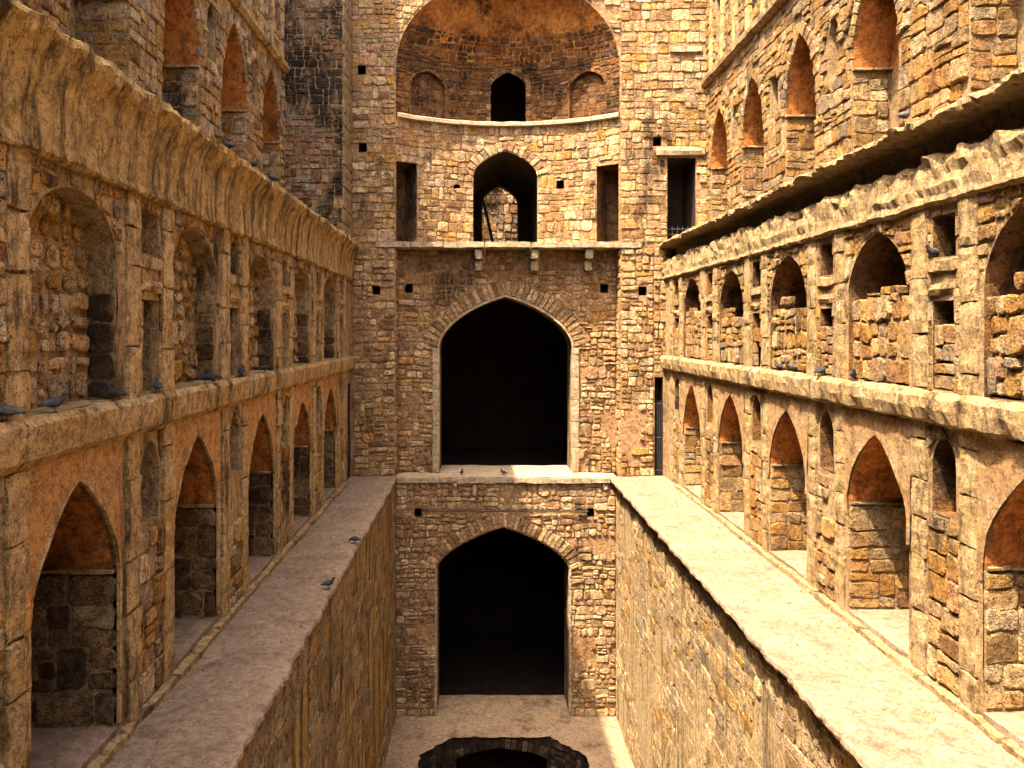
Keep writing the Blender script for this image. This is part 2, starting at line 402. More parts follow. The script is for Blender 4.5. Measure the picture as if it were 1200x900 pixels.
def rough_box(mb, lo, hi, step=0.15, amp=0.012, bev=0.02, freq=3.0, tint=None):
    n = [max(1, round((hi[i]-lo[i])/step)) for i in range(3)]
    idx = {}; vs = []; fs = []
    sd = Vector((R(0, 50), R(0, 50), R(0, 50)))
    def vid(i, j, k):
        key = (i, j, k)
        if key in idx: return idx[key]
        c = [i, j, k]; p = Vector([lo[a]+(hi[a]-lo[a])*c[a]/n[a] for a in range(3)])
        ext = [a for a in range(3) if c[a] in (0, n[a])]
        if len(ext) >= 2:
            for a in ext: p[a] += (bev if c[a] == 0 else -bev)*R(0.4, 1.2)
        p += noise.noise_vector((p+sd)*freq)*amp*2
        idx[key] = len(vs); vs.append(p); return idx[key]
    for a in range(3):
        b, c = (a+1) % 3, (a+2) % 3
        for side in (0, n[a]):
            for i in range(n[b]):
                for j in range(n[c]):
                    q = []
                    for (x, y) in ((i, j), (i+1, j), (i+1, j+1), (i, j+1)):
                        k = [0, 0, 0]; k[a] = side; k[b] = x; k[c] = y; q.append(vid(*k))
                    fs.append(tuple(q) if side else tuple(reversed(q)))
    mb.add(vs, fs, tint or (random.random(), random.random(), random.random()))
def sweep(P, prof, u0, u1, step=0.12, amp=0.02, freq=2.0, seed=0.0, edge=None):
    """a profile [(d, v)...] swept along u with noise wear; edge = {profile index: extra amp}"""
    n = max(1, int((u1-u0)/step)); m = len(prof); mb = MB(); vs = []; fs = []
    for i in range(n+1):
        u = u0+(u1-u0)*i/n
        for j, (d, v) in enumerate(prof):
            a = amp*(1+(edge or {}).get(j, 0))
            q = Vector((u*freq, v*freq+j*0.21, d*freq+seed))
            nn = noise.noise_vector(q)+noise.noise_vector(q*2.7)*0.6+noise.noise_vector(q*7.1)*0.35
            vs.append(P(u, v+nn.y*a, d+nn.x*a))
    for i in range(n):
        for j in range(m-1):
            fs.append((i*m+j, (i+1)*m+j, (i+1)*m+j+1, i*m+j+1))
    fs += [tuple(range(m)), tuple(n*m+k for k in reversed(range(m)))]
    mb.add(vs, fs); return mb
def box(mb, lo, hi):
    x0, y0, z0 = lo; x1, y1, z1 = hi
    mb.add([(x0, y0, z0), (x1, y0, z0), (x1, y1, z0), (x0, y1, z0), (x0, y0, z1), (x1, y0, z1), (x1, y1, z1), (x0, y1, z1)],
           [(0, 3, 2, 1), (4, 5, 6, 7), (0, 1, 5, 4), (1, 2, 6, 5), (2, 3, 7, 6), (3, 0, 4, 7)])
def tube(mb, a, b, r0, r1=None, n=8):
    a, b = Vector(a), Vector(b); r1 = r0 if r1 is None else r1
    q = (b-a).to_track_quat('Z', 'Y'); vs = []
    for p, r in ((a, r0), (b, r1)):
        vs += [p+q @ Vector((r*math.cos(2*math.pi*i/n), r*math.sin(2*math.pi*i/n), 0)) for i in range(n)]
    fs = [(i, (i+1) % n, n+(i+1) % n, n+i) for i in range(n)]+[tuple(reversed(range(n))), tuple(range(n, 2*n))]
    mb.add(vs, fs)

# ------------------------------------------------------------------ main dimensions (metres; walkways at z = 0)
XL, XR = -4.08, 5.92             # side wall faces
WL, WR = -2.71, 4.38             # well side faces
ZF = -7.70                       # well floor
ZT = 7.45                        # terraces above the arcades
UL, UR = -5.95, 7.30             # upper wall faces
Y0 = -6.0                        # side walls run on past the camera
BAY = 0.1345*D
LC = [(0.453+0.134*k)*D for k in range(-3, 4)]
RC = [(0.333+0.1353*k)*D for k in range(-3, 5)]
ULC = [(0.889-0.1335*k)*D for k in range(0, 7)]
URC = [f*D for f in (0.9475, 0.832, 0.709, 0.576, 0.43, 0.295, 0.16, 0.025)]

# ------------------------------------------------------------------ the setting: floor, walkways, steps, ground
def struct(o):
    o['kind'] = 'structure'; return o
def walkway(name, x0, x1, edge_left):
    mb = MB(); nx = 10; ny = int((D-5.4)/0.09); vs = []; fs = []
    for j in range(ny+1):
        y = 5.4+(D-5.4)*j/ny
        for i in range(nx+1):
            x = x0+(x1-x0)*i/nx
            z = 0.02*noise.fractal(Vector((x*1.2, y*1.2, 1.7)), 0.9, 2, 4)
            if (i == 0 and edge_left) or (i == nx and not edge_left):
                x += 0.06*noise.noise(Vector((y*1.3, 0, 7)))+0.05*noise.noise(Vector((y*5, 2, 7)))+0.045*noise.noise(Vector((y*13, 5, 7))); z -= 0.02
            vs.append((x, y, z))
    for j in range(ny):
        for i in range(nx):
            fs.append((j*(nx+1)+i, j*(nx+1)+i+1, (j+1)*(nx+1)+i+1, (j+1)*(nx+1)+i))
    # front edge of the slab and its underside
    k = 0 if edge_left else nx
    o = len(vs)
    for j in range(ny+1):
        p = vs[j*(nx+1)+k]; s = 1 if edge_left else -1
        h = 0.09+0.03*noise.noise(Vector((p[1]*2.3, 4, 1)))
        vs += [(p[0]-s*0.015, p[1], p[2]-0.05), (p[0], p[1], p[2]-h), (p[0]+s*0.5, p[1], p[2]-h-0.01)]
    for j in range(ny):
        a, b = j*(nx+1)+k, (j+1)*(nx+1)+k; q = o+j*3
        fs += [(a, b, q+3, q), (q, q+3, q+4, q+1), (q+1, q+4, q+5, q+2)]
    mb.add(vs, fs); return struct(mb.build(name, 'walk', smooth=False))
walkway('walkway_left', XL-0.3, WL+0.06, False)
walkway('walkway_right', WR-0.21, XR+0.3, True)

# well floor with its pit opening
pit = [(-1.80, 19.7), (3.18, 19.7), (3.18, 22.4), (2.16, 23.45), (-0.83, 23.45), (-1.80, 22.4)]
rim = []
for (ax_, ay_), (bx_, by_) in zip(pit, pit[1:]+pit[:1]):
    k = max(1, int(math.dist((ax_, ay_), (bx_, by_))/0.16))
    for j in range(k):
        x, y = ax_+(bx_-ax_)*j/k, ay_+(by_-ay_)*j/k; f = R(0, 0.10)+0.02
        L = math.hypot(0.67-x, 21.5-y); rim.append((x+(0.67-x)/L*f, y+(21.5-y)/L*f))
mb = holed(flatZ(ZF), rect(WL-0.3, WR+0.3, 18.6, D+1.42), [rim], 0, 0.3, 0.02, 1.3)
struct(mb.build('well_floor', 'floor'))
# steps that lead down past the camera
mb = MB(); vs = []; fs = []
y, z = 18.9, ZF
def step_run(x0, x1, y, z, n):
    for i in range(n):
        a = len(mb.v)
        mb.add([(x0, y, z), (x1, y, z), (x1, y, z+0.17), (x0, y, z+0.17), (x1, y-0.3, z+0.17), (x0, y-0.3, z+0.17)], [(0, 3, 2, 1), (3, 5, 4, 2)])
        y -= 0.3; z += 0.17
    return y, z
y, z = step_run(WL-0.1, WR+0.1, y, z, 45)
y, z = step_run(UL-0.5, UR+0.5, y, z, 95)
struct(mb.build('steps', 'slab'))
YS = y
# land round the stepwell
G = 16.45
mb = MB()
for (x0, x1, y0, y1) in ((-600, -7.2, -600, 600), (8.55, 600, -600, 600), (-7.2, 8.55, D+15, 600), (-7.2, 8.55, -600, YS)):
    mb.add([(x0, y0, G), (x1, y0, G), (x1, y1, G), (x0, y1, G)], [(0, 1, 2, 3)])
struct(mb.build('ground', 'soil'))

# ------------------------------------------------------------------ side arcades
def arcade(side, X0, centres, label, mats):
    """side +1: faces +X; -1: faces -X"""
    T = thing('arcade_wall', label, 'wall', (X0, 12.0, 0))
    P = planeX(X0, side); F = -0.05                    # F: depth of the panels behind the pilaster faces
    HW = 0.875
    holes = []; stones = []; deep = []; rub = []
    jz = {c: (R(-.05, .05), R(-.07, .05), R(-.10, .08), R(-.06, .0), R(0.30, 0.50), R(0.02, 0.28)) for c in centres}
    LA = lambda c: (HW, 1.88+jz[c][0], 3.12+jz[c][1], jz[c][4])
    lo_arch = lambda c: arch(c, HW, 0.10, *LA(c)[1:])
    up_arch = lambda c: arch(c, HW, 3.88, (5.45 if side > 0 else 5.15)+jz[c][2], 6.14+jz[c][3], jz[c][5]*(0.3 if side > 0 else 1))
    UD = 0.34 if side > 0 else 1.3  # sunlit wall's niches deepened to turn their heads black
    vis = [c for c in centres]
    NS, PO = (0.10, 0.50) if side > 0 else (0.0, 0.53)
    narrow = [c+BAY/2+NS for c in centres]+[centres[0]-BAY/2+NS]
    narrow = [n for n in narrow if n < D-0.7]
    lows = []; ups = []; slits = []; recs = []; mins = []
    for c in vis:
        lows.append(lo_arch(c)); ups.append(up_arch(c))
    for n in narrow:
        slits.append(arch(n, 0.25, 2.28, 2.95, 3.32, 0.4, 5))
        recs.append(rect(n-0.24, n+0.24, 3.90, 5.05)); mins.append(rect(n-0.24, n+0.24, 5.62, 6.16))
    door = rect(D-0.62, D-0.16, 0.02, 3.0) if side > 0 else None
    allh = lows+ups+slits+recs+mins+([door] if door else [])
    holed(P, rect(Y0, D, -0.05, 6.6), allh, F, 0.5, 0.02).build('core', mats['mortar'], T)
    # niches, each with its lining; sunlit wall's upper ones and slots darkened as painted shade
    for c, h in zip(vis, lows):
        cvv = arch_curve(c, *LA(c))
        mb = reveal(P, cvv, F, F-1.55, close=False); back(P, cvv, F-1.55, mb); mb.build('niche_vault', 'vault', T)
        mb = MB(); reveal(P, [(c-HW, LA(c)[1]), (c-HW, 0.1), (c+HW, 0.1), (c+HW, LA(c)[1])], F, F-1.55, mb, close=False); back(P, rect(c-HW, c+HW, 0.1, LA(c)[1]), F-1.55, mb); mb.build('niche', mats['mortar'], T)
        # masonry of the jamb that faces the steps, up to the springing
        if 3 < c < 24:
            J = jambmap(X0-side*(-F), side, c+HW)
            ms = masonry(J, 0.0, 1.5, 0.18, LA(c)[1]-0.03, (0.3, 0.7), (0.2, 0.36), prot=(0.012, 0.04), split=0.1)
            (deep if side > 0 else stones).extend(ms)
            mb = MB(); rough_box(mb, *sorted_box(J(0.02, LA(c)[1]-0.02, 0.07), J(1.5, LA(c)[1]+0.03, -0.05)), step=0.2, amp=0.008, bev=0.01); mb.build('springing_ledge', mats['ledge'], T)
            # sill slab of the niche
            a = P(c-HW-0.02, 0.0, F-1.5); b = P(c+HW+0.02, 0.175, -0.02)
            mb = MB(); rough_box(mb, *sorted_box(a, b), step=0.25, amp=0.01, bev=0.02); mb.build('sill', 'walk', T)
        pass
    for c, h in zip(vis, ups):
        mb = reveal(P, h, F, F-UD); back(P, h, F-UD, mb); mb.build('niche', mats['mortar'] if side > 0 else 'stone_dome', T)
        if c > 3 and side < 0:
            zi = R(4.95, 5.25); mb = MB()  # added fill; only the deep niche head above stays open and black
            rough_box(mb, *sorted_box(P(c-HW-0.03, 3.86, F-0.6), P(c+HW+0.03, zi-0.1, F-0.07)), step=0.14, amp=0.02, bev=0.05); mb.build('added_infill', mats['mortar'], T)
            stones += masonry(planeX(X0+side*(F-0.07), side), c-HW+0.02, c+HW-0.02, 3.9, zi+R(-.05, .1), (0.2, 0.5), (0.16, 0.32), 0.04, (0.02, 0.07), rnd=0.34, wave=0.08, flush=0.7)
            stones += masonry(planeX(X0+side*(F-0.07), side), c+HW*R(-.9, .1), c+HW*R(.3, .9), zi, zi+R(.12, .3), (0.2, 0.4), (0.12, 0.2), 0.04, (0.02, 0.06), rnd=0.34)
        if c > 3 and side > 0:
            B = planeX(X0+side*(F-UD), side)
            rub += masonry(B, c-HW+0.02, c+HW-0.02, 3.9, 6.1, (0.2, 0.42), (0.18, 0.36), 0.065, (0.03, 0.08), rnd=0.45, split=0.12, wave=0.08, flush=0.8,
                              holes=[[(c-2, 6.5), (c-2, 5.0)]+[(p, q) for p, q in arch_curve(c, HW-0.03, 5.45+jz[c][2], 6.1+jz[c][3], jz[c][5]*0.3)]+[(c+2, 5.0), (c+2, 6.5)]])
            J = jambmap(X0+side*F, side, c+HW)
            deep.extend(masonry(J, 0.02, UD-0.01, 3.9, 5.1, (0.3, 0.4), (0.16, 0.34), prot=(0.01, 0.035)))
    for n, h in zip(narrow, slits):
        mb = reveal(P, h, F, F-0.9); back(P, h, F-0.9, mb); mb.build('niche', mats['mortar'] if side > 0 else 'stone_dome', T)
    for n, h in zip(narrow, recs):
        SD = 0.55 if side > 0 else 1.2
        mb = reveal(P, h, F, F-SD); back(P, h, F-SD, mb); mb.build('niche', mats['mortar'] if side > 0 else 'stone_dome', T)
        if n > 3:
            B = planeX(X0+side*(F-SD), side)
            top = 5.05 if side > 0 else 4.55
            stones += masonry(B, n-0.22, n+0.22, 3.92, 5.04, (0.2, 0.4), (0.2, 0.34), 0.04, (0.02, 0.05), rnd=0.3)
            if side < 0:      # filled in with masonry up to a small open slot
                stones += masonry(planeX(X0+side*(F-0.02), side), n-0.23, n+0.23, 3.9, 4.75, (0.2, 0.45), (0.18, 0.3), 0.03, (0.02, 0.05))
    for n, h in zip(narrow, mins):
        SD = 0.6 if side > 0 else 1.2
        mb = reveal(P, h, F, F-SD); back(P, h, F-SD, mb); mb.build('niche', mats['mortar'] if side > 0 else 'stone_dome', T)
        if n > 3:
            for (z0, z1, dd) in ((5.12, 5.30, 0.03), (5.42, 5.60, 0.05)):
                mb = MB(); rough_box(mb, *sorted_box(P(n-0.33, z0, F-0.2), P(n+0.33, z1, dd-0.03)), step=0.12, amp=0.016, bev=0.03); mb.build('lintel', mats['ledge'], T)
    if door:
        mb = reveal(P, door, F, F-1.2); back(P, door, F-1.2, mb); mb.build('doorway', 'dark', T)
    # plaster on the spandrels of the lower arches
    for c in vis:
        if c < 3: continue
        sp = [(c-0.96, 1.7)]+[(c-0.96, 3.42), (c+0.96, 3.42), (c+0.96, 1.7)]+[(c+HW, 1.7)]+list(reversed(arch_curve(c, *LA(c))))+[(c-HW, 1.7)]
        holed(P, sp, [], F+0.03, 0.22, 0.018, 2.5).build('plaster', mats['plaster'], T)
        # raised moulding round the arch
        cv = arch_curve(c, *LA(c)); mbm = MB(); ov = grow(cv+[(c, 1.0)], 0.0)
        rim = [(c-HW, 0.2)]+cv+[(c+HW, 0.2)]; outr = [(c-HW-0.035, 0.2)]+[(c+(p-c)*1.04, q+0.035*max(0, (q-1.88))/1.24) for p, q in cv]+[(c+HW+0.035, 0.2)]
        m_ = len(rim); vv = []
        for (p, q) in rim: vv.append(P(p, q, F-0.05))
        for (p, q) in rim: vv.append(P(p, q, F+0.042+R(-.010, .010)))
        for (p, q) in outr: vv.append(P(p, q, F+0.042+R(-.010, .010)))
        for (p, q) in outr: vv.append(P(p, q, F-0.02))
        mbm.add(vv, [(r*m_+i, r*m_+i+1, (r+1)*m_+i+1, (r+1)*m_+i) for r in range(3) for i in range(m_-1)])
        if side > 0: mbm.build('arch_moulding', mats['ledge'], T)
    # masonry: narrow panels, upper spandrels, upper narrow panels
    for n in narrow:
        if n < 3: continue
        stones += masonry(P, n-0.345, n+0.345, 0.1, 3.42, (0.26, 0.5), (0.2, 0.36), 0.03, (0.02, 0.07), holes=[grow(arch(n, 0.25, 2.28, 2.95, 3.32, 0.4, 5), 0.05)], d0=F)
        stones += masonry(P, n-0.345, n+0.345, 3.88, 6.3, (0.1, 0.14), (0.2, 0.4), 0.02, (0.01, 0.04), holes=[rect(n-0.25, n+0.25, 3.8, 5.6), rect(n-0.25, n+0.25, 5.6, 6.17)], d0=F)
    for c in vis:
        if c < 3: continue
        stones += masonry(P, c-0.97, c+0.97, 4.9, 6.3, (0.16, 0.34), (0.13, 0.24), 0.03, (0.015, 0.05), holes=[grow(up_arch(c), 0.03)], d0=F)
        # kerb-side plinth strips beside the arch opening
    # pilasters: blocks stacked from the kerb to the parapet band
    pil = sorted([n-PO for n in narrow]+[n+PO for n in narrow])
    for p in pil:
        if p < 3: continue
        mb = MB(); z = 0.0
        while z < 6.32:
            h = min(R(0.45, 1.0), 6.34-z)
            if 6.34-(z+h) < 0.25: h = 6.34-z
            e = R(-0.012, 0.012)
            rough_box(mb, *sorted_box(P(p-0.175, z+0.002, F-0.06), P(p+0.175, z+h-0.002, 0.0+e)), step=0.10, amp=0.014, bev=0.014, freq=5.0)
            z += h
        mb.build('pilaster', mats['pilaster'], T)
    # mid ledge: stone slabs between the pilasters
    cuts = [Y0]+[p for p in pil]+[D]
    for a, b in zip(cuts[:-1], cuts[1:]):
        if b-a < 0.05: continue
        pr = [(F-0.05, 3.40), (-0.03, 3.405), (0.055, 3.50), (0.075, 3.66), (0.085, 3.80), (0.04, 3.87), (F-0.4, 3.885)]
        if side < 0: pr = [(F-0.05, 3.44), (0.0, 3.44), (0.10, 3.50), (0.13, 3.66), (0.13, 3.80), (0.06, 3.87), (F-0.4, 3.885)]
        sweep(P, pr, a-0.02, b+0.02, 0.07, 0.020 if side > 0 else 0.032, 2.2 if side > 0 else 3.0, R(0, 9)).build('ledge_slab', mats['ledge'], T)
    # parapet band with its overhanging worn lip
    if side > 0:
        pr = [(F-0.1, 6.28), (0.02, 6.29), (0.05, 6.33), (0.03, 6.42), (0.03, 6.6), (0.04, 6.8), (0.06, 7.0), (0.10, 7.15), (0.17, 7.28), (0.22, 7.38), (0.20, 7.47), (0.10, 7.52), (-0.1, 7.50), (-0.4, 7.46)]
        sweep(P, pr, Y0, D, 0.07, 0.034, 2.3, 2.0, {8: 0.3, 9: 0.6, 10: .6}).build('parapet_band', mats['band'], T)
    else:
        pr = [(F-0.1, 6.28), (0.02, 6.29), (0.05, 6.33), (0.02, 6.42), (0.03, 6.55), (0.01, 6.68), (0.0, 6.80), (-0.03, 6.90), (-0.14, 6.95), (-0.32, 6.98), (-0.36, 7.15), (-0.32, 7.30), (-0.05, 7.33), (0.12, 7.35), (0.17, 7.39), (0.155, 7.45), (0.08, 7.48), (-0.1, 7.48), (-0.4, 7.46)]  # hollow under the lip added to blacken its shadow
        sweep(P, pr, Y0, D, 0.06, 0.030, 2.3, 5.0, {3: .8, 4: 1.0, 5: 1.3, 6: 2.0, 7: 3.0, 8: 2.0, 13: 1.2, 14: 1.6, 15: 1.0}).build('parapet_band', mats['band'], T)
    # terrace slab behind the band
    tx = UL-0.2 if side > 0 else UR+0.2
    mb = MB(); xa, xb = sorted((X0-side*0.3, tx)); mb.add([(xa, Y0, ZT-0.02), (xb, Y0, ZT-0.02), (xb, D, ZT-0.02), (xa, D, ZT-0.02)], [(0, 1, 2, 3)]); mb.build('terrace', 'walk', T)
    # kerb along the wall foot
    for a, b in [(5.4+i*1.61, 5.4+(i+1)*1.61-0.02) for i in range(11)]:
        mb = MB(); rough_box(mb, *sorted_box(P(a, -0.05, F-0.05), P(b, 0.10+R(-.02, .02), 0.10+R(-.015, .015))), step=0.16, amp=0.018, bev=0.02); mb.build('kerb_stone', mats['mortar'], T)
    put_stones(stones, mats['stone'], T, cap=300)
    if rub: put_stones(rub, 'stone_pale', T, 'niche_stone', cap=160, rest_name='niche_rubble_stones')
    if deep: put_stones(deep, 'stone_umber', T, 'jamb_stone', cap=160, rest_name='jamb_rubble_stones')
    return T
def sorted_box(a, b):
    return [min(a[i], b[i]) for i in range(3)], [max(a[i], b[i]) for i in range(3)]
ARC_L = arcade(+1, XL, LC, 'shaded arcade wall with orange plastered arches and a long dark-streaked parapet band', dict(mortar='mortar_side', plaster='orange', ledge='pilaster', pilaster='pilaster', band='band_left', stone='stone_left'))
ARC_R = arcade(-1, XR, RC, 'sunlit pale arcade wall with black shadow under its ragged overhanging parapet', dict(mortar='mortar_right', plaster='pale_plaster', ledge='pilaster_sunlit', pilaster='pilaster_sunlit', band='band_right', stone='stone_right'))

# ------------------------------------------------------------------ upper walls above the terraces
def upper(side, X0, centres, yend, ztop, zs, za, hw, label, mats, depth):
    T = thing('upper_wall', label, 'wall', (X0, 12.0, ZT))
    P = planeX(X0, side)
    arches = [arch(c, hw, ZT+0.12, zs, za, 0.3) for c in centres]
    sl = [0.5*(a+b) for a, b in zip(centres[:-1], centres[1:])]
    slits = [arch(c, 0.22, za-1.5, za-0.7, za-0.25, 0.4, 5) for c in sl]
    recs = [rect(c-0.3, c+0.3, 13.2, 14.9) for c in sl+centres]
    allh = arches+slits+recs
    holed(P, rect(Y0-2, yend, ZT-0.1, ztop), allh, 0.0, 0.8, 0.02).build('core', mats['mortar'], T)
    stones = []
    for c, h in zip(centres, arches):
        cvv = arch_curve(c, hw, zs, za, 0.3)
        mb = reveal(P, cvv, 0, -depth, close=False); back(P, cvv, -depth, mb); mb.build('niche_vault', 'vault', T)
        mb = MB(); reveal(P, [(c-hw, zs), (c-hw, ZT+0.12), (c+hw, ZT+0.12), (c+hw, zs)], 0, -depth, mb, close=False); back(P, rect(c-hw, c+hw, ZT+0.12, zs), -depth, mb); mb.build('niche', mats['mortar'], T)
        if c > 5:
            J = jambmap(X0, side, c+hw)
            stones += masonry(J, 0.0, depth-0.05, ZT+0.13, zs-0.02, (0.3, 0.6), (0.2, 0.34), prot=(0.012, 0.04))
            mb = MB(); rough_box(mb, *sorted_box(J(-0.02, zs-0.03, 0.08), J(depth, zs+0.03, -0.05)), step=0.25, amp=0.008, bev=0.01); mb.build('springing_ledge', 'pilaster', T)
            stones += voussoirs(P, arch_curve(c, hw, zs, za, 0.3), 0.26, 19, (0.015, 0.05), 0.02)
    for h in slits+recs:
        mb = reveal(P, h, 0, -0.3); back(P, h, -0.3, mb); mb.build('niche', mats['mortar'], T)
    grown = [[(c-hw-0.02, ZT-0.2), (c-hw-0.02, zs)]+grow([(c+hw, zs-1), (c-hw, zs-1)]+arch_curve(c, hw, zs, za, 0.3), 0.27)[3:-1]+[(c+hw+0.02, zs), (c+hw+0.02, ZT-0.2)] for c in centres]+[grow(s, 0.04) for s in slits]+[grow(s, 0.02) for s in recs]
    ys = 9.0 if side < 0 else 8.0
    stones += masonry(P, ys, yend, ZT, 12.48, (0.25, 0.62), (0.18, 0.34), 0.03, (0.02, 0.07), holes=grown)
    stones += masonry(P, max(ys, 14), yend, 12.72, 15.6, (0.25, 0.55), (0.18, 0.32), 0.03, (0.02, 0.05), holes=grown)
    sweep(P, [(-0.1, 12.46), (0.10, 12.47), (0.20, 12.55), (0.21, 12.66), (0.14, 12.72), (-0.1, 12.74)], Y0, yend, 0.12, 0.02, 2.0, 3.3).build('string_course', mats['ledge'], T)
    c = 12.0
    while c < yend:
        mb = MB(); z = 12.72
        while z < 16.0:
            h = R(0.5, 0.9); rough_box(mb, *sorted_box(P(c-0.14, z, -0.05), P(c+0.14, z+h-0.012, 0.09)), step=0.14, amp=0.012, bev=0.02); z += h
        mb.build('pilaster', 'pilaster', T); c += 1.1*D*0.1335/3.3*1.0
    mb = MB(); xs = sorted((X0, X0-side*1.25)); mb.add([(xs[0], Y0-2, ztop), (xs[1], Y0-2, ztop), (xs[1], yend+1.3, ztop), (xs[0], yend+1.3, ztop)], [(0, 1, 2, 3)])
    xb = X0-side*1.25
    mb.add([(xb, Y0-2, ZT), (xb, yend+1.3, ZT), (xb, yend+1.3, ztop), (xb, Y0-2, ztop)], [(0, 1, 2, 3)])
    mb.add([(X0, Y0-2, ZT), (xb, Y0-2, ZT), (xb, Y0-2, ztop), (X0, Y0-2, ztop)], [(0, 1, 2, 3)])
    mb.build('wall_back', mats['mortar'], T)
    put_stones(stones, mats['stone'], T, cap=300)
upper(+1, UL, ULC, 23.37, 19.9, 10.27, 12.15, 0.95, 'shaded upper wall of arched niches above the dark-streaked parapet band', dict(mortar='mortar_side', ledge='pilaster', stone='stone_left'), 0.9)
upper(-1, UR, URC, D, 17.0, 9.78, 11.45, 0.83, 'sunlit upper wall of arched niches above the ragged overhanging parapet', dict(mortar='mortar_right', ledge='pilaster_sunlit', stone='stone_right'), 0.75)

# ------------------------------------------------------------------ black-stained buttress on the shaded terrace
T = thing('buttress', 'tall black-stained rubble buttress standing on the shaded terrace', 'buttress', (-5.0, 23.37, ZT))
BX0, BX1 = UL-0.05, -4.16
P = planeY(23.37); mb = MB()
mb.add([P(BX0, ZT-.1, 0), P(BX1, ZT-.1, 0), P(BX1, 22, 0), P(BX0, 22, 0), (BX1, D+.1, ZT-.1), (BX1, D+.1, 22), (BX0, D+.1, 22)], [(0, 1, 2, 3), (1, 4, 5, 2), (3, 2, 5, 6)])
mb.build('core', 'mortar_side', T)
st = masonry(P, BX0+0.02, BX1, ZT-0.05, 15.8, (0.18, 0.45), (0.13, 0.27), 0.03, (0.02, 0.07), split=0.2)
put_stones(st, 'stone_black', T, cap=300)
mb = MB(); z = ZT
while z < 15.8:
    h = R(0.3, 0.7)
    rough_box(mb, (BX1-0.02, 23.37-0.03, z), (BX1+0.05+R(0, .02), D+0.02, z+h-0.012), step=0.2, amp=0.02, bev=0.02); z += h
mb.build('quoin_face', 'band_right', T)

# ------------------------------------------------------------------ end wall: gallery storey with the great arch
PX = lambda px, r=0: (px-562)*(D+r)/FPX
PZ = lambda py, r=0: CAMZ-(py-388)*(D+r)/FPX
REC = 0.65
T = thing('gallery_wall', 'end wall storey with the tall black pointed arch above the well', 'wall', (0.9, D, 0))
Pf, Pr = planeY(D), planeY(D+REC)
RX0, RX1 = WL, PX(727)
ac = (PX(515, REC)+PX(670, REC))/2; ahw = (PX(670, REC)-PX(515, REC))/2; azs = PZ(407, REC); aza = PZ(348, REC)
big = arch(ac, ahw, 0.0, azs, aza, 0.34, 14)
def put_hole(px, py, r=0, s=0.13, ph=None): x, z_ = PX(px, r), PZ(py, r); return rect(x-s, x+s, z_-s*1.1, z_+s*1.1)
hl = [put_hole(441, 340)]; hr_ = [put_hole(753, 341)]; hc = [put_hole(479, 338, REC), put_hole(708, 338, REC)]
gd = rect(PX(767), XR-0.03, 0.02, PZ(442))
holed(Pf, rect(XL-0.2, RX0, 0, 7.35), hl, 0, 0.8).build('pier', 'mortar_end', T)
holed(Pf, rect(RX1, XR+0.3, 0, 7.35), hr_+[gd], 0, 0.8).build('pier', 'mortar_end', T)
bigm = [(ac-ahw, -0.02)]+big[1:-1]+[(ac+ahw, -0.02)]
holed(Pr, rect(RX0, RX1, -0.1, 7.4), hc+[[(p, max(q, -0.08)) for p, q in big[:1]]+big[1:-1]+big[-1:]], 0, 0.8).build('core', 'mortar_end', T)
mb = MB(); mb.add([(RX0, D, -.1), (RX0, D+REC, -.1), (RX0, D+REC, 7.4), (RX0, D, 7.4)], [(0, 1, 2, 3)]); mb.add([(RX1, D, -.1), (RX1, D+REC, -.1), (RX1, D+REC, 7.4), (RX1, D, 7.4)], [(0, 1, 2, 3)])
mb.build('recess_side', 'mortar_end', T)
mb = reveal(Pr, big, 0, -1.3, close=False); mb.build('arch_soffit', 'stone_umber', T)
for h in hl+hr_:
    mb = reveal(Pf, h, 0, -0.5); back(Pf, h, -0.5, mb); mb.build('putlog_hole', 'dark', T)
for h in hc:
    mb = reveal(Pr, h, 0, -0.5); back(Pr, h, -0.5, mb); mb.build('putlog_hole', 'dark', T)
mb = reveal(Pf, gd, 0, -0.6); back(Pf, gd, -0.6, mb); mb.build('doorway', 'dark', T)
# chamber behind: floor ledge, then a lower dark floor
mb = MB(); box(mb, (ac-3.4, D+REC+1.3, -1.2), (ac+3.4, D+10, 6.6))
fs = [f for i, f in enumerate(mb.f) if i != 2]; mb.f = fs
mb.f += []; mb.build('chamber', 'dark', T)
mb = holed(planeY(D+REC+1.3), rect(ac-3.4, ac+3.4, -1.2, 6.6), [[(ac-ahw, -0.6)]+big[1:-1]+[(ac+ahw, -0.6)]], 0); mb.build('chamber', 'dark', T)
mb = MB(); rough_box(mb, (RX0-0.0, D-0.06, -0.18), (RX1-0.1, D+2.15, 0.0), 0.3, 0.012, 0.02); mb.build('sill', 'slab', T)
# pale plaster jamb frame
fr = MB()
for s in (-1, 1):
    x = ac+s*(ahw+0.11); z = 0.0
    while z < azs-0.1:
        h = min(R(0.5, 1.0), azs-z); rough_box(fr, (x-0.12, D+REC-0.07, z), (x+0.12, D+REC+0.3, z+h-0.008), 0.12, 0.01, 0.012); z += h
fr.build('arch_jamb', 'slab', T)
cv = arch_curve(ac, ahw, azs, aza, 0.34, 14)
n_ = len(cv); o_ = grow([(ac+ahw, azs-1), (ac-ahw, azs-1)]+cv, 0.07)[2:]
vv = [Pr(p, q, -0.2) for p, q in cv]+[Pr(p, q, 0.06+R(-.006, .006)) for p, q in cv]+[Pr(p, q, 0.06+R(-.006, .006)) for p, q in o_]+[Pr(p, q, 0.0) for p, q in o_]
mb = MB(); mb.add(vv, [(r*n_+i, r*n_+i+1, (r+1)*n_+i+1, (r+1)*n_+i) for r in range(3) for i in range(n_-1)]); mb.build('arch_moulding', 'slab', T)
put_stones(voussoirs(Pr, cv, 0.5, 36, (0.03, 0.07), 0.04, 0.08), 'voussoir', T, 'voussoir', cap=60)
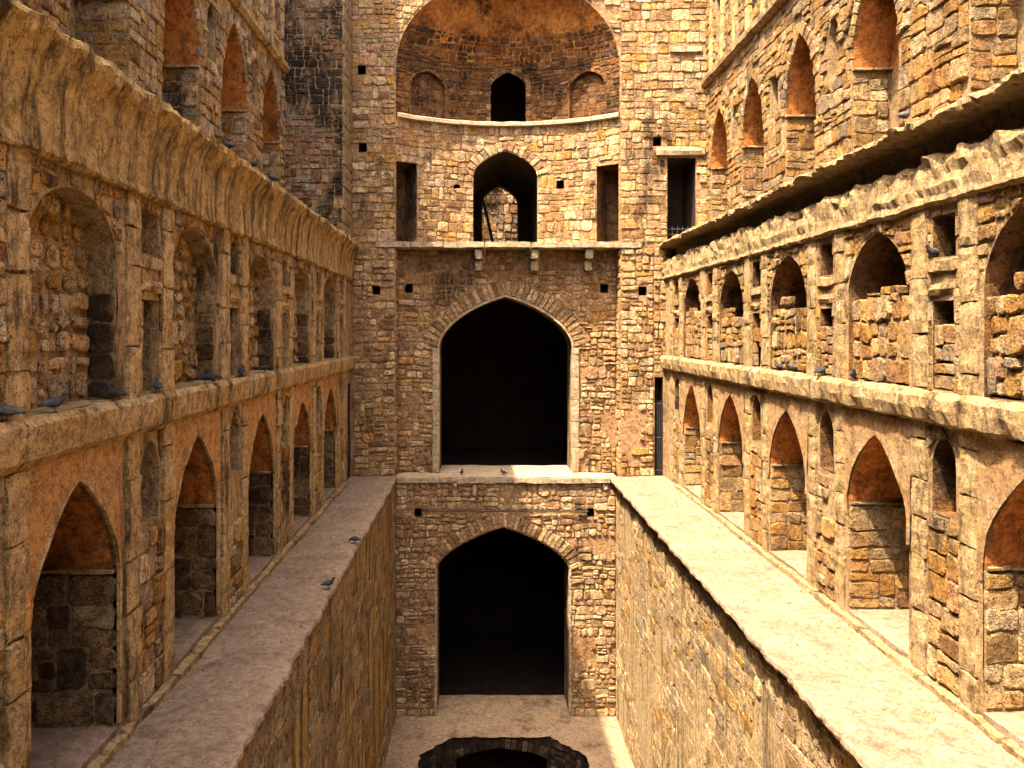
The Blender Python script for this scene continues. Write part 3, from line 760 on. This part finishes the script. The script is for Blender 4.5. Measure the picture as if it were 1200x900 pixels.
st = masonry(Pr, RX0+0.02, RX1-0.02, 0.0, 7.3, (0.18, 0.62), (0.12, 0.29), 0.05, (0.02, 0.07), rnd=0.34, wave=0.07, holes=[[(ac-ahw-0.2, -0.2), (ac-ahw-0.2, azs)]+grow([(ac+ahw, azs-1), (ac-ahw, azs-1)]+cv, 0.58)[3:-1]+[(ac+ahw+0.2, azs), (ac+ahw+0.2, -0.2)]]+[grow(h, 0.04) for h in hc])
st += masonry(Pf, XL+0.02, RX0-0.01, 0.0, 7.33, (0.18, 0.62), (0.12, 0.29), 0.05, (0.02, 0.07), rnd=0.34, wave=0.07, holes=[grow(h, 0.03) for h in hl])
st += masonry(Pf, RX1+0.01, PX(766), 0.0, 7.33, (0.18, 0.62), (0.12, 0.29), 0.05, (0.02, 0.07), rnd=0.34, wave=0.07, holes=[grow(h, 0.03) for h in hr_])
for xs_, sd_ in ((RX0, 1), (RX1, -1)):
    st += masonry(planeX(xs_, sd_), D+0.0, D+REC, 0.0, 7.32, (0.3, 0.7), (0.16, 0.30), 0.04, (0.01, 0.05), rnd=0.3)
st += masonry(Pf, PX(766)+0.01, XR+0.12, PZ(440)+0.1, 7.33, (0.2, 0.4), (0.14, 0.28), 0.04, (0.01, 0.05), rnd=0.3)
put_stones(st, 'stone_end', T, cap=300)
# ledge slabs carried by corbels
x = PX(440)
while x < PX(752):
    wd = min(R(1.0, 1.6), PX(752)-x)
    mb = MB(); rough_box(mb, (x+0.006, D-0.08, 7.33+R(-.01, .01)), (x+wd-0.006, D+1.9, 7.53+R(-.01, .01)), 0.25, 0.012, 0.02); mb.build('ledge_slab', 'slab', T); x += wd
for px in (561, 627, 691):
    x = PX(px)
    cb = MB(); rough_box(cb, (x-0.13, D+0.02, 6.98), (x+0.13, D+REC+0.1, 7.32), 0.12, 0.01, 0.03)
    rough_box(cb, (x-0.13, D+0.22, 6.62), (x+0.13, D+REC+0.1, 6.96), 0.12, 0.01, 0.03); cb.build('corbel', 'slab', T)

# ------------------------------------------------------------------ end wall: storey with the concave wall and half-domed alcove
T = thing('alcove_wall', 'end wall storey with a concave wall and half-domed brown alcove above', 'wall', (0.9, D, ZT))
xc = (RX0+RX1)/2; hw = (RX1-RX0)/2; ZL = 11.67; zsp = 13.1; zap = 16.0
kz = lambda z_: 1.0 if z_ <= zsp else max(0.0, 1-((z_-zsp)/(zap-zsp))**2.15)**(1/2.15)
zz = [zsp+(zap-zsp)*math.sin(i/16*math.pi/2) for i in range(17)]
front = [(RX0, 7.35)]+[(xc-hw*kz(z_), z_) for z_ in zz]+[(xc+hw*kz(z_), z_) for z_ in reversed(zz[:-1])]+[(RX1, 7.35)]
dd_ = rect(PX(782), PX(815), ZT+0.05, PZ(185))
pf = [put_hole(425, 173), put_hole(424, 82), put_hole(770, 166)]
front2 = [(xc+(p-xc)*(hw-0.025)/hw, max(q, 7.42)-(0.02 if q > zsp else 0)) for p, q in front]
holed(Pf, rect(BX1-0.1, UR+0.2, 7.36, 17.0), [front2, dd_]+pf, 0, 0.8).build('core', 'mortar_end', T)
mb = MB(); mb.add([(BX0-1, D, 17), (UR+1.3, D, 17), (UR+1.3, D+13, 17.0), (BX0-1, D+13, 17)], [])
for h in pf:
    b_ = reveal(Pf, h, 0, -0.5); back(Pf, h, -0.5, b_); b_.build('putlog_hole', 'dark', T)
b_ = reveal(Pf, dd_, 0, -1.6); back(Pf, dd_, -1.6, b_); b_.build('doorway', 'dark', T)
mb = MB(); rough_box(mb, (PX(768), D-0.14, PZ(183)), (PX(826), D+0.2, PZ(172)), 0.15, 0.012, 0.02); mb.build('lintel', 'slab', T)
mb = MB(); rough_box(mb, (PX(784), D-0.12, PZ(62)), (PX(822), D+0.2, PZ(55)), 0.15, 0.012, 0.02); mb.build('lintel', 'slab', T)
def arcmap(sag, dome=False):
    Rr = (hw*hw+sag*sag)/(2*sag); th = math.asin(min(1, hw/Rr)); th = math.pi-th if sag > hw else th; yc = D+sag-Rr
    def f(u, v, d):
        a = u/Rr; x = (Rr-d)*math.sin(a); y = yc-D+(Rr-d)*math.cos(a); k = kz(v) if dome else 1.0
        return Vector((xc+k*x, D+k*y, v-(0.35*d if dome and v > zsp else 0)))
    return f, Rr*th
S1, S2 = 1.15, 1.45
C1, L1 = arcmap(S1); C2, L2 = arcmap(S2, True)
# lower concave wall: central arch through to the well shaft, two tall side niches
q = lambda px, r=1.0: PX(px, r)-xc
uc = q(592, S1); c_arch = arch(uc, (PX(630, S1)-PX(555, S1))/2, 7.56, PZ(207, S1), PZ(177, S1), 0.35, 10)
n1 = rect(-L1+0.04, -L1+0.78, 7.56, PZ(190, .2)); n2 = rect(L1-0.82, L1-0.06, 7.56, PZ(193, .2))
ph = [rect(q(535)-0.11, q(535)+0.11, PZ(221, 1)-.12, PZ(221, 1)+.12), rect(q(657)-0.13, q(657)+0.13, PZ(217, 1)-.14, PZ(217, 1)+.14)]
c2 = [(p, q_) for p, q_ in c_arch]
holed(C1, rect(-L1, L1, 7.40, ZL), [c2, n1, n2]+ph, 0, 0.4).build('core', 'mortar_end', T)
for h in (n1, n2):
    b_ = reveal(C1, h, 0, -1.0); back(C1, h, -1.0, b_); b_.build('niche', 'stone_dome', T)
for h in ph:
    b_ = reveal(C1, h, 0, -0.4); back(C1, h, -0.4, b_); b_.build('putlog_hole', 'dark', T)
# passage: vaulted, walls on true planes
YP = D+6.0; pl, pr_ = xc+uc-1.08, xc+uc+1.08
Pp = planeY(D+S1-0.05)
pas = arch(xc+uc, 1.12, 7.5, PZ(207, S1), PZ(177, S1)+0.05, 0.35, 10)
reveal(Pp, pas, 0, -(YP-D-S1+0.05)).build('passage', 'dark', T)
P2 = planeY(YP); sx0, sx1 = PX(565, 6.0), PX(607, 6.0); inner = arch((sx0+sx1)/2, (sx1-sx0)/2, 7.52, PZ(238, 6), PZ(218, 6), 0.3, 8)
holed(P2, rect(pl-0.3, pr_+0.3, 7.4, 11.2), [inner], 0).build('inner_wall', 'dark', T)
reveal(P2, inner, 0, -0.5).build('inner_arch', 'stone_umber', T)
stc = masonry(C1, -L1+0.01, L1-0.01, 7.5, ZL-0.12, (0.22, 0.55), (0.16, 0.32), 0.03, (0.015, 0.05), holes=[[(uc-1.09, 7.3), (uc-1.09, PZ(207, S1))]+grow([(uc+1.08, 8), (uc-1.08, 8)]+arch_curve(uc, (PX(630, S1)-PX(555, S1))/2, PZ(207, S1), PZ(177, S1), 0.35, 10), 0.34)[3:-1]+[(uc+1.09, PZ(207, S1)), (uc+1.09, 7.3)], grow(n1, 0.02), grow(n2, 0.02)]+[grow(h, .02) for h in ph])
put_stones(voussoirs(C1, arch_curve(uc, (PX(630, S1)-PX(555, S1))/2, PZ(207, S1), PZ(177, S1), 0.35, 10), 0.34, 17, (0.02, 0.05), 0.025), 'voussoir', T, 'voussoir', cap=40)
# alcove ledge, curved
mb = MB(); vs = []; n_ = 40
for i in range(n_+1):
    t_ = -1+2*i/n_
    ns = noise.noise(Vector((t_*9, 0, 0)))*0.03
    a = C1(t_*L1, 0, 0.14+ns); b = C1(t_*L1, 0, 0.02); c = C2(t_*L2, 11.7, -0.05)
    vs += [(b.x, b.y, ZL-0.16), (a.x, a.y, ZL-0.14), (a.x, a.y+0.01, ZL-0.03), (a.x, a.y+0.05, ZL+ns*0.5), (c.x, c.y, ZL)]
mb.add(vs, [(i*5+j, (i+1)*5+j, (i+1)*5+j+1, i*5+j+1) for i in range(n_) for j in range(4)]); mb.build('alcove_ledge', 'slab', T)
# alcove back wall and half dome
ui = q(594.5, 2.3); sm = arch(ui, 0.60, ZL+0.02, PZ(102, S2), PZ(85, S2), 0.4, 8)
bl = [arch(q(500, 2.0), 0.62, ZL+0.02, 12.75, 13.25, 0.2, 8), arch(q(685, 2.0)+.05, 0.62, ZL+0.02, 12.75, 13.25, 0.2, 8)]
zlow = zsp
ZD = 13.75
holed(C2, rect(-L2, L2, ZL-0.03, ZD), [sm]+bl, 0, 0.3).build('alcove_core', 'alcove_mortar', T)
b_ = reveal(C2, sm, 0, -2.6); back(C2, sm, -2.6, b_); b_.build('doorway', 'dark', T)
mb = MB(); vs = []; nu, nv = 36, 18
for j in range(nv+1):
    z_ = ZD+(zap-ZD)*math.sin(j/nv*math.pi/2)
    for i in range(nu+1):
        u_ = -L2+2*L2*i/nu
        dn = 0.05*noise.fractal(Vector((u_*.9, z_*1.2, 4)), 0.8, 2, 4)*(0 if i in (0, nu) else min(1, j/6))
        vs.append(C2(u_, min(z_, zap-0.001), dn))
mb.add(vs, [(j*(nu+1)+i, j*(nu+1)+i+1, (j+1)*(nu+1)+i+1, (j+1)*(nu+1)+i) for j in range(nv) for i in range(nu)]); mb.build('half_dome', 'dome', T, smooth=True)
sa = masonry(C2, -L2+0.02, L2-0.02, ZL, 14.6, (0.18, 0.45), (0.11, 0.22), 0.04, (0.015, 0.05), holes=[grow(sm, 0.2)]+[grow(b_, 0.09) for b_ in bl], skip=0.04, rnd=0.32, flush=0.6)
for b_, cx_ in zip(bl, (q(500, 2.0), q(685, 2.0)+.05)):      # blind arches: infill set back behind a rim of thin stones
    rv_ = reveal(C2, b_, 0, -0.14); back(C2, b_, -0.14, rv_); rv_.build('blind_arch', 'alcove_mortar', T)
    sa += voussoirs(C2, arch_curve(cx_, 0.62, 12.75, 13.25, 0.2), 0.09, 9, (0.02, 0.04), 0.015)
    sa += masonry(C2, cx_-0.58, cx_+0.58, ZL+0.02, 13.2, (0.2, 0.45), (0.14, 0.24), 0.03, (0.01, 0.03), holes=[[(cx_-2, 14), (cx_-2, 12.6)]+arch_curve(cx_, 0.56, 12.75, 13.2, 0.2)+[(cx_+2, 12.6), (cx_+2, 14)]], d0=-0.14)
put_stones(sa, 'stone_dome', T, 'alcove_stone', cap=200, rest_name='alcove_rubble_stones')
put_stones(voussoirs(C2, [(ui-0.6, ZL+0.05)]+arch_curve(ui, 0.60, PZ(102, S2), PZ(85, S2), 0.4, 8)+[(ui+0.6, ZL+0.05)], 0.17, 19, (0.02, 0.05), 0.015), 'stone_umber', T, 'door_surround_stone', cap=30)
# rim stones of the great alcove arch and piers
fc = [(RX0, 11.8)]+front[1:-1]+[(RX1, 11.8)]
stp = []
fg2 = grow(front, 0.03)
stp += masonry(Pf, BX1+0.06, RX0-0.01, 7.5, 15.9, (0.25, 0.6), (0.15, 0.3), 0.035, (0.02, 0.06), holes=[grow(h, .03) for h in pf])
stp += masonry(Pf, RX0-0.01, RX1+0.01, 13.4, 15.9, (0.22, 0.5), (0.15, 0.28), 0.03, (0.015, 0.05), rnd=0.3, holes=[fg2])
stp += masonry(Pf, RX1+0.01, UR, 7.5, 15.9, (0.25, 0.6), (0.16, 0.32), 0.03, (0.015, 0.05), holes=[grow(dd_, .03), rect(PX(768), PX(826), PZ(183), PZ(171)), rect(PX(784), PX(822), PZ(62), PZ(54)), rect(PX(785.5), PX(787.5), PZ(155), PZ(62))]+[grow(h, .03) for h in pf])
put_stones(stc+stp, 'stone_end', T, cap=300)
# masses behind, top
mb = MB(); mb.add([(BX0-1.2, D, 17), (UR+1.3, D, 17), (UR+1.3, D+6, 17.0), (BX0-1.2, D+6, 17)], [(0, 1, 2, 3)]); mb.build('wall_top', 'mortar_end', T)

# well shaft beyond, open to the sky
T = thing('well_shaft', 'sunlit round rubble shaft seen through the arch below the alcove', 'shaft', (xc, YP+4.1, 7.0))
SR = 3.7; SYc = YP+0.35+SR
smap = lambda u, v, d: Vector((xc+(SR-d)*math.sin(u/SR), SYc+(SR-d)*math.cos(u/SR), v))
mb = MB(); n_ = 48; vs = []; fs = []
for i in range(n_+1):
    a = -math.pi+0.30+(2*math.pi-0.60)*i/n_
    vs += [smap(a*SR, 6.9, 0), smap(a*SR, 17.0, 0)]
mb.add(vs, [(2*i, 2*i+2, 2*i+3, 2*i+1) for i in range(n_)]); mb.build('core', 'mortar_side', T)
mb = MB(); mb.add([(xc-4.6, YP, 17), (xc+4.6, YP, 17), (xc+4.6, YP+.5, 17), (xc-4.6, YP+.5, 17)], [])
mb = MB(); mb.add([smap(-math.pi*SR+2*math.pi*SR*i/32, 7.2, 0) for i in range(32)], [tuple(range(32))]); mb.build('shaft_floor', 'soil', T)
mb = MB(); mb.add([(xc-1.6, YP+0.45, 11.0), (xc+1.6, YP+0.45, 11.0), (xc+1.6, YP+0.45, 17), (xc-1.6, YP+0.45, 17)], [(0, 1, 2, 3)]); mb.build('shaft_front', 'mortar_end', T)
put_stones(masonry(smap, -3.5, 3.5, 7.2, 12.5, (0.3, 0.7), (0.2, 0.45), 0.05, (0.02, 0.16), rnd=0.4), 'stone_black', T, cap=60)
mb = MB(); tube(mb, (PX(584, 6.9), D+6.9, 7.25), (PX(566, 7.3), D+7.3, 10.2), 0.07, 0.06)
o = mb.build('wooden_pole', 'wood'); o['label'] = 'dark wooden pole leaning inside the arch to the shaft'; o['category'] = 'pole'

# ------------------------------------------------------------------ well end wall with the lower arch
T = thing('well_end_wall', 'end wall of the well with the lowest large black arch', 'wall', (0.9, D, ZF))
lc = (PX(512)+PX(667))/2; lhw = (PX(667)-PX(512))/2; lzs = PZ(668); lza = PZ(618)
low = arch(lc, lhw, ZF, lzs, lza, 0.45, 12)
lh = [put_hole(490, 601, 0, 0.12), put_hole(692, 601, 0, 0.12)]
holed(Pf, rect(WL-0.2, WR+0.2, ZF-0.1, -0.1), [low]+lh, 0, 0.8).build('core', 'mortar_end', T)
for h in lh:
    b_ = reveal(Pf, h, 0, -0.5); back(Pf, h, -0.5, b_); b_.build('putlog_hole', 'dark', T)
reveal(Pf, low, 0, -1.4, close=False).build('arch_soffit', 'stone_umber', T)
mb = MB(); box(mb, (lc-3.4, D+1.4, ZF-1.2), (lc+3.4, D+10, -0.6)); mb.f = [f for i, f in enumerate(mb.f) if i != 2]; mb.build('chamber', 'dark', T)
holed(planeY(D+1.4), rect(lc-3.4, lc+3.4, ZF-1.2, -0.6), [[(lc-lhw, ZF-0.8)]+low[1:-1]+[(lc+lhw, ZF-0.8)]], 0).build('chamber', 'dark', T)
lcv = arch_curve(lc, lhw, lzs, lza, 0.45, 12)
put_stones(voussoirs(Pf, lcv, 0.42, 36, (0.03, 0.07), 0.03, 0.05), 'voussoir', T, 'voussoir', cap=60)
lg = [(lc-lhw-0.05, ZF-.2), (lc-lhw-0.05, lzs-0.1)]+grow([(lc+lhw, lzs-1), (lc-lhw, lzs-1)]+lcv, 0.48)[3:-1]+[(lc+lhw+0.05, lzs-0.1), (lc+lhw+0.05, ZF-.2)]
st = masonry(Pf, WL+0.01, WR-0.01, ZF, PZ(601)-0.02, (0.14, 0.5), (0.10, 0.25), 0.05, (0.02, 0.07), rnd=0.36, wave=0.07, holes=[lg]+[grow(h, .03) for h in lh])
st += masonry(Pf, WL+0.01, WR-0.01, PZ(598), -0.2, (0.18, 0.5), (0.14, 0.28), 0.05, (0.02, 0.07), rnd=0.36, wave=0.06, holes=[grow(h, .03) for h in lh])
put_stones(st, 'stone_low', T, cap=300)
mb = MB()
for s in (-1, 1):
    z = lzs-0.05
    x = lc+s*(lhw+0.03)
    zz_ = ZF
    while zz_ < lzs:
        h = min(R(0.3, 0.6), lzs+.02-zz_); rough_box(mb, (x-0.04, D-0.05, zz_), (x+0.04, D+0.25, zz_+h), 0.12, 0.012, 0.01); zz_ += h+0.002
mb.build('arch_jamb', 'slab', T)
mb = MB(); tube(mb, (PX(494), D-0.10, PZ(598.5)), (PX(689), D-0.10, PZ(598.5)), 0.022); mb.build('iron_tie_rod', 'iron', T)
# coping under the gallery sill
x = WL+0.05
while x < WR-0.1:
    wd = min(R(0.8, 1.5), WR-0.05-x); mb = MB(); rough_box(mb, (x, D-0.12, -0.22), (x+wd-0.01, D+0.1, -0.03), 0.2, 0.015, 0.02); mb.build('coping_slab', 'slab', T); x += wd

# pit under the well floor, arch in its far side
T = thing('pit_wall', 'dark pit below the well floor with rough stone arch', 'pit', (0.7, 21.5, ZF-5))
Pq = planeY(23.45)
mb = MB(); k = len(pit)
for i in range(k):
    if i == 3: continue
    a, b = pit[i], pit[(i+1) % k]
    mb.add([(a[0], a[1], ZF-0.02), (b[0], b[1], ZF-0.02), (b[0], b[1], ZF-5), (a[0], a[1], ZF-5)], [(0, 1, 2, 3)])
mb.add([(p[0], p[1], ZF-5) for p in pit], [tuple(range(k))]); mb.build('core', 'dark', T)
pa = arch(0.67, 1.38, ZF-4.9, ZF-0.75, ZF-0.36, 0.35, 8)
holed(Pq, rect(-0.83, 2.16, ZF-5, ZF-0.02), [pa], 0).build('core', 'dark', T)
b_ = reveal(Pq, pa, 0, -1.8); back(Pq, pa, -1.8, b_); b_.build('arch_soffit', 'dark', T)
put_stones(voussoirs(Pq, arch_curve(0.67, 1.38, ZF-0.75, ZF-0.36, 0.35, 8), 0.27, 17, (0.03, 0.06), 0.03), 'stone_pit', T, 'voussoir', cap=20)
for (a, b) in ((pit[2], pit[3]), (pit[4], pit[5])):
    A, B = Vector((a[0], a[1], 0)), Vector((b[0], b[1], 0)); L = (B-A).length; tdir = (B-A)/L; nrm = Vector((-tdir.y, tdir.x, 0))
    if nrm.y > 0: nrm = -nrm
    pm = lambda u, v, d, A=A, t=tdir, nr=nrm: Vector((A.x+t.x*u+nr.x*d, A.y+t.y*u+nr.y*d, v))
    put_stones(masonry(pm, 0.02, L-0.02, ZF-3, ZF-0.05, (0.25, 0.5), (0.18, 0.3), 0.04), 'stone_pit', T, cap=20)

# ------------------------------------------------------------------ well side walls
def well_side(side, X0, label, ov):
    T = thing('well_side_wall', label, 'wall', (X0, 16, ZF))
    P = planeX(X0, side)
    zt = -0.02 if side > 0 else -0.34
    holed(P, rect(4.0, D+0.02, ZF-0.1, zt), [], 0, 0.8, 0.03).build('core', 'well_left' if side > 0 else 'well_right', T)
    st = masonry(P, 7.0, D-0.02, ZF, -0.17 if side > 0 else -0.36, (0.3, 0.8), (0.2, 0.36), 0.025, (0.004, 0.028), rnd=0.3, flush=-0.02)
    if side < 0: sweep(P, [(-0.02, -0.50), (0.02, -0.42), (0.0, -0.35), (-0.10, -0.31), (-0.30, -0.29), (-0.36, -0.18), (-0.34, -0.06)], 4.0, D+0.02, 0.07, 0.03, 2.6, 8.0, {1: .6, 2: 1.3, 3: 1.2}).build('shadow_undercut', 'band_right', T)  # hollow added below the walkway slab to deepen the shadow line
    put_stones(st, 'stone_well', T, cap=300)
well_side(+1, WL, 'shaded streaked masonry side wall of the well, under the shaded walkway', 0)
well_side(-1, WR, 'sunlit masonry side wall of the well, under the sunlit walkway', 0)

# ------------------------------------------------------------------ iron gates in the corner doorways
def gate(o, a, b, z0, z1, nbar, label):
    T = thing('iron_gate', label, 'gate', (a[0], a[1], z0))
    A, B = Vector((*a, 0)), Vector((*b, 0))
    for i in range(nbar):
        p = A.lerp(B, i/(nbar-1)); mb = MB(); tube(mb, (p.x, p.y, z0), (p.x, p.y, z1), 0.014, n=6); mb.build('bar', 'iron', T)
    for z_ in (z0+0.12, (z0+z1)/2, z1-0.1):
        mb = MB(); tube(mb, (A.x, A.y, z_), (B.x, B.y, z_), 0.018, n=6); mb.build('rail', 'iron', T)
gate(None, (XL-0.16, D-0.62), (XL-0.16, D-0.17), 0.05, 2.9, 6, 'narrow iron bar gate in the corner of the shaded arcade')
gate(None, (PX(767)+0.01, D+0.08), (XR-0.05, D+0.08), 0.05, PZ(470), 5, 'narrow iron bar gate in the corner by the sunlit arcade')
gate(None, (PX(783), D+0.15), (PX(814), D+0.15), ZT+0.05, ZT+0.6, 6, 'low iron railing across the dark doorway above the sunlit arcade')

# ------------------------------------------------------------------ grit, chips and droppings lying about
def grit(name, n, x0, x1, y0, y1, z, mat, label, flat=0.6, sz=(0.008, 0.03)):
    mb = MB()
    for _ in range(n):
        x, y = R(x0, x1), R(y0, y1)
        if noise.noise(Vector((x*1.1, y*0.8, 3))) < -0.1 and random.random() < 0.7: continue
        r = R(*sz)*random.random()+sz[0]; a0 = R(0, 6.28); k = 6
        ring = [(x+r*math.cos(a0+6.283*i/k)*R(.7, 1.2), y+r*math.sin(a0+6.283*i/k)*R(.7, 1.2)) for i in range(k)]
        h = r*flat
        vs = [(p, q, z-0.02) for p, q in ring]+[(x+(p-x)*.6, y+(q-y)*.6, z+h*R(.7, 1.1)) for p, q in ring]
        mb.add(vs, [(i, (i+1) % k, k+(i+1) % k, k+i) for i in range(k)]+[tuple(range(k, 2*k))])
    o = mb.build(name, mat); o['kind'] = 'stuff'; o['label'] = label; o['category'] = 'grit'
grit('grit', 420, XL+0.15, WL, 7.0, D-0.1, 0.012, 'pilaster', 'small stone chips scattered on the shaded walkway')
grit('grit', 420, WR-0.1, XR-0.15, 7.0, D-0.1, 0.012, 'pilaster', 'small stone chips scattered on the sunlit walkway')
# ------------------------------------------------------------------ pigeons
def pigeon_meshes(head_down):
    sp = [(-0.175, 0.085, 0.012, 0.030), (-0.12, 0.092, 0.018, 0.034), (-0.08, 0.10, 0.034, 0.042), (-0.03, 0.108, 0.056, 0.058), (0.025, 0.118, 0.060, 0.064), (0.065, 0.137, 0.048, 0.054),
          (0.088, 0.168, 0.030, 0.033), (0.097, 0.196, 0.025, 0.026), (0.108, 0.216, 0.026, 0.027), (0.128, 0.222, 0.020, 0.020), (0.143, 0.219, 0.008, 0.008), (0.165, 0.214, 0.002, 0.002)]
    if head_down:
        sp = sp[:5]+[(0.075, 0.118, 0.048, 0.052), (0.11, 0.108, 0.030, 0.032), (0.135, 0.09, 0.025, 0.026), (0.15, 0.074, 0.026, 0.026), (0.158, 0.055, 0.018, 0.018), (0.162, 0.04, 0.008, 0.008), (0.168, 0.02, 0.002, 0.002)]
    n = 10; vs = []
    for i, (x, z, rz, ry) in enumerate(sp):
        p0 = sp[max(0, i-1)]; p1 = sp[min(len(sp)-1, i+1)]
        t = Vector((p1[0]-p0[0], 0, p1[1]-p0[1])).normalized(); nn = Vector((-t.z, 0, t.x))
        for k in range(n):
            a = 2*math.pi*k/n; vs.append(Vector((x, 0, z))+nn*math.sin(a)*rz+Vector((0, math.cos(a)*ry, 0)))
    fs = [(i*n+k, i*n+(k+1) % n, (i+1)*n+(k+1) % n, (i+1)*n+k) for i in range(len(sp)-1) for k in range(n)]+[tuple(range(n)), tuple((len(sp)-1)*n+k for k in range(n))]
    body = MB(); body.add(vs, fs)
    wings = []
    for s in (-1, 1):
        wv = []; wr = [(0.055, 0.125, 0.020), (0.02, 0.128, 0.040), (-0.04, 0.120, 0.040), (-0.10, 0.105, 0.026), (-0.155, 0.098, 0.010)]
        for (x, z, hh) in wr:
            for k in range(8):
                a = 2*math.pi*k/8; off = 0.058 if x > -0.05 else 0.046 if x > -0.12 else 0.026
                wv.append(Vector((x, s*(off+0.010*math.cos(a)), z+hh*math.sin(a))))
        wb = MB(); wb.add(wv, [(i*8+k, i*8+(k+1) % 8, (i+1)*8+(k+1) % 8, (i+1)*8+k) for i in range(4) for k in range(8)]+[tuple(range(8)), tuple(32+k for k in range(8))]); wings.append(wb)
    legs = []
    for s in (-1, 1):
        lb = MB(); tube(lb, (0.0, s*0.025, 0.075), (0.005, s*0.025, 0.004), 0.006, 0.005, 6)
        for a in (-0.5, 0, 0.5, math.pi): tube(lb, (0.005, s*0.025, 0.005), (0.005+0.03*math.cos(a), s*0.025+0.03*math.sin(a), 0.003), 0.0045, 0.003, 5)
        legs.append(lb)
    return body, wings, legs
PROTO = {}
def mesh_of(mb, name, mat):
    me = bpy.data.meshes.new(name); me.from_pydata(mb.v, [], mb.f); me.polygons.foreach_set('use_smooth', [True]*len(me.polygons)); me.materials.append(M[mat]); return me
for key, hd in (('up', False), ('down', True)):
    for tone, bm_, wm_ in (('grey', 'feather', 'wing'), ('dark', 'darkfeather', 'feather')):
        b_, ws, ls = pigeon_meshes(hd)
        PROTO[key, tone] = (mesh_of(b_, 'body', bm_), [mesh_of(w_, 'wing', wm_) for w_ in ws], [mesh_of(l_, 'leg', 'beak') for l_ in ls])
def pigeon(loc, rot, label, tone='grey', pose='up', scale=0.82):
    t = bpy.data.objects.new('pigeon', None); COL.objects.link(t); t.location = loc; t.rotation_euler = (0, 0, math.radians(rot)); t.scale = (scale,)*3; t.empty_display_size = 0.1
    t['label'] = label; t['category'] = 'pigeon'; t['group'] = 'pigeons resting about the stepwell'
    b_, ws, ls = PROTO[pose, tone]
    for nm, me in [('body', b_)]+[('wing', m_) for m_ in ws]+[('leg', m_) for m_ in ls]:
        o = bpy.data.objects.new(nm, me); COL.objects.link(o); o.parent = t
def yl(px, X): return FPX*X/(px-562)
LZ = 3.885
LX = XL+0.02; RXp = XR-0.04
pigeon((LX, yl(8, LX), LZ), 200, 'pale grey pigeon on the shaded ledge by a pilaster, farthest pigeon from the end wall')
pigeon((LX, yl(64, LX), LZ), 30, 'grey pigeon in the shaded wall rubble niche that is fifth from the end wall')
pigeon((LX, yl(134, LX), LZ), 170, 'dark pigeon by the dark jamb of the fifth shaded niche from the end wall', 'dark')
pigeon((LX, yl(185, LX), LZ), 120, 'grey pigeon on the shaded ledge between the fifth and fourth niches from the end wall')
pigeon((LX, yl(240, LX), LZ), 10, 'dark pigeon with lowered head in the fourth shaded niche from the end wall', 'dark', 'down')
pigeon((LX, yl(249, LX), LZ), 190, 'dark pigeon with raised head in the fourth shaded niche from the end wall', 'dark')
pigeon((LX, yl(283, LX), LZ), 90, 'dark pigeon on the shaded ledge between the fourth and third niches from the end wall', 'dark')
pigeon((XL-0.22, yl(186, XL-0.22), 5.625), 60, 'black pigeon perched in the small upper slot of the shaded wall', 'dark')
pigeon((LX, yl(310, LX), LZ), 40, 'dark pigeon with lowered head in the third shaded niche from the end wall', 'dark', 'down')
BXp = XL+0.12
for px, rot, lab in ((268, 150, 'dark pigeon on the streaked parapet, farthest of the row from the stained buttress'), (297, 60, 'dark pigeon on the streaked parapet, second of the row towards the stained buttress'), (320, 200, 'dark pigeon on the streaked parapet, third of the row towards the stained buttress'), (393, 90, 'pigeon on the streaked parapet in front of the stained buttress')):
    pigeon((BXp, yl(px, BXp), 7.50), rot, lab, 'dark')
def walkp(px, py): Yd = CAMZ*FPX/(py-388); return ((px-562)*Yd/FPX, Yd, 0.012)
pigeon(walkp(385, 690), 10, 'dark pigeon on the edge of the shaded walkway', 'dark')
pigeon(walkp(416, 637), 170, 'dark pigeon in the middle of the shaded walkway', 'dark', 'down')
pigeon((PX(541), D+0.15, 0.012), 80, 'small dark pigeon on the shaded sill of the great arch', 'dark')
pigeon((PX(590), D+0.15, 0.012), 140, 'small dark pigeon near the sunlit part of the great arch sill', 'dark')
for px, rot, tone, lab in ((912, 100, 'dark', 'dark pigeon of a pair on the sunlit ledge'), (926, 200, 'grey', 'grey pigeon of a pair on the sunlit ledge'), (962, 20, 'dark', 'dark pigeon alone on the sunlit ledge below a narrow panel'), (1000, 250, 'grey', 'blue-grey pigeon on the sunlit ledge below a large niche')):
    pigeon((RXp, yl(px, RXp), LZ), rot, lab, tone)
pigeon((XR+0.06, yl(1093, XR+0.06), 5.61), 200, 'grey pigeon on the lintel block of the sunlit wall')
pigeon((XR-0.2, yl(1060, XR-0.2), 7.47), 30, 'grey pigeon on the ragged sunlit parapet')
world_matrix_fix()
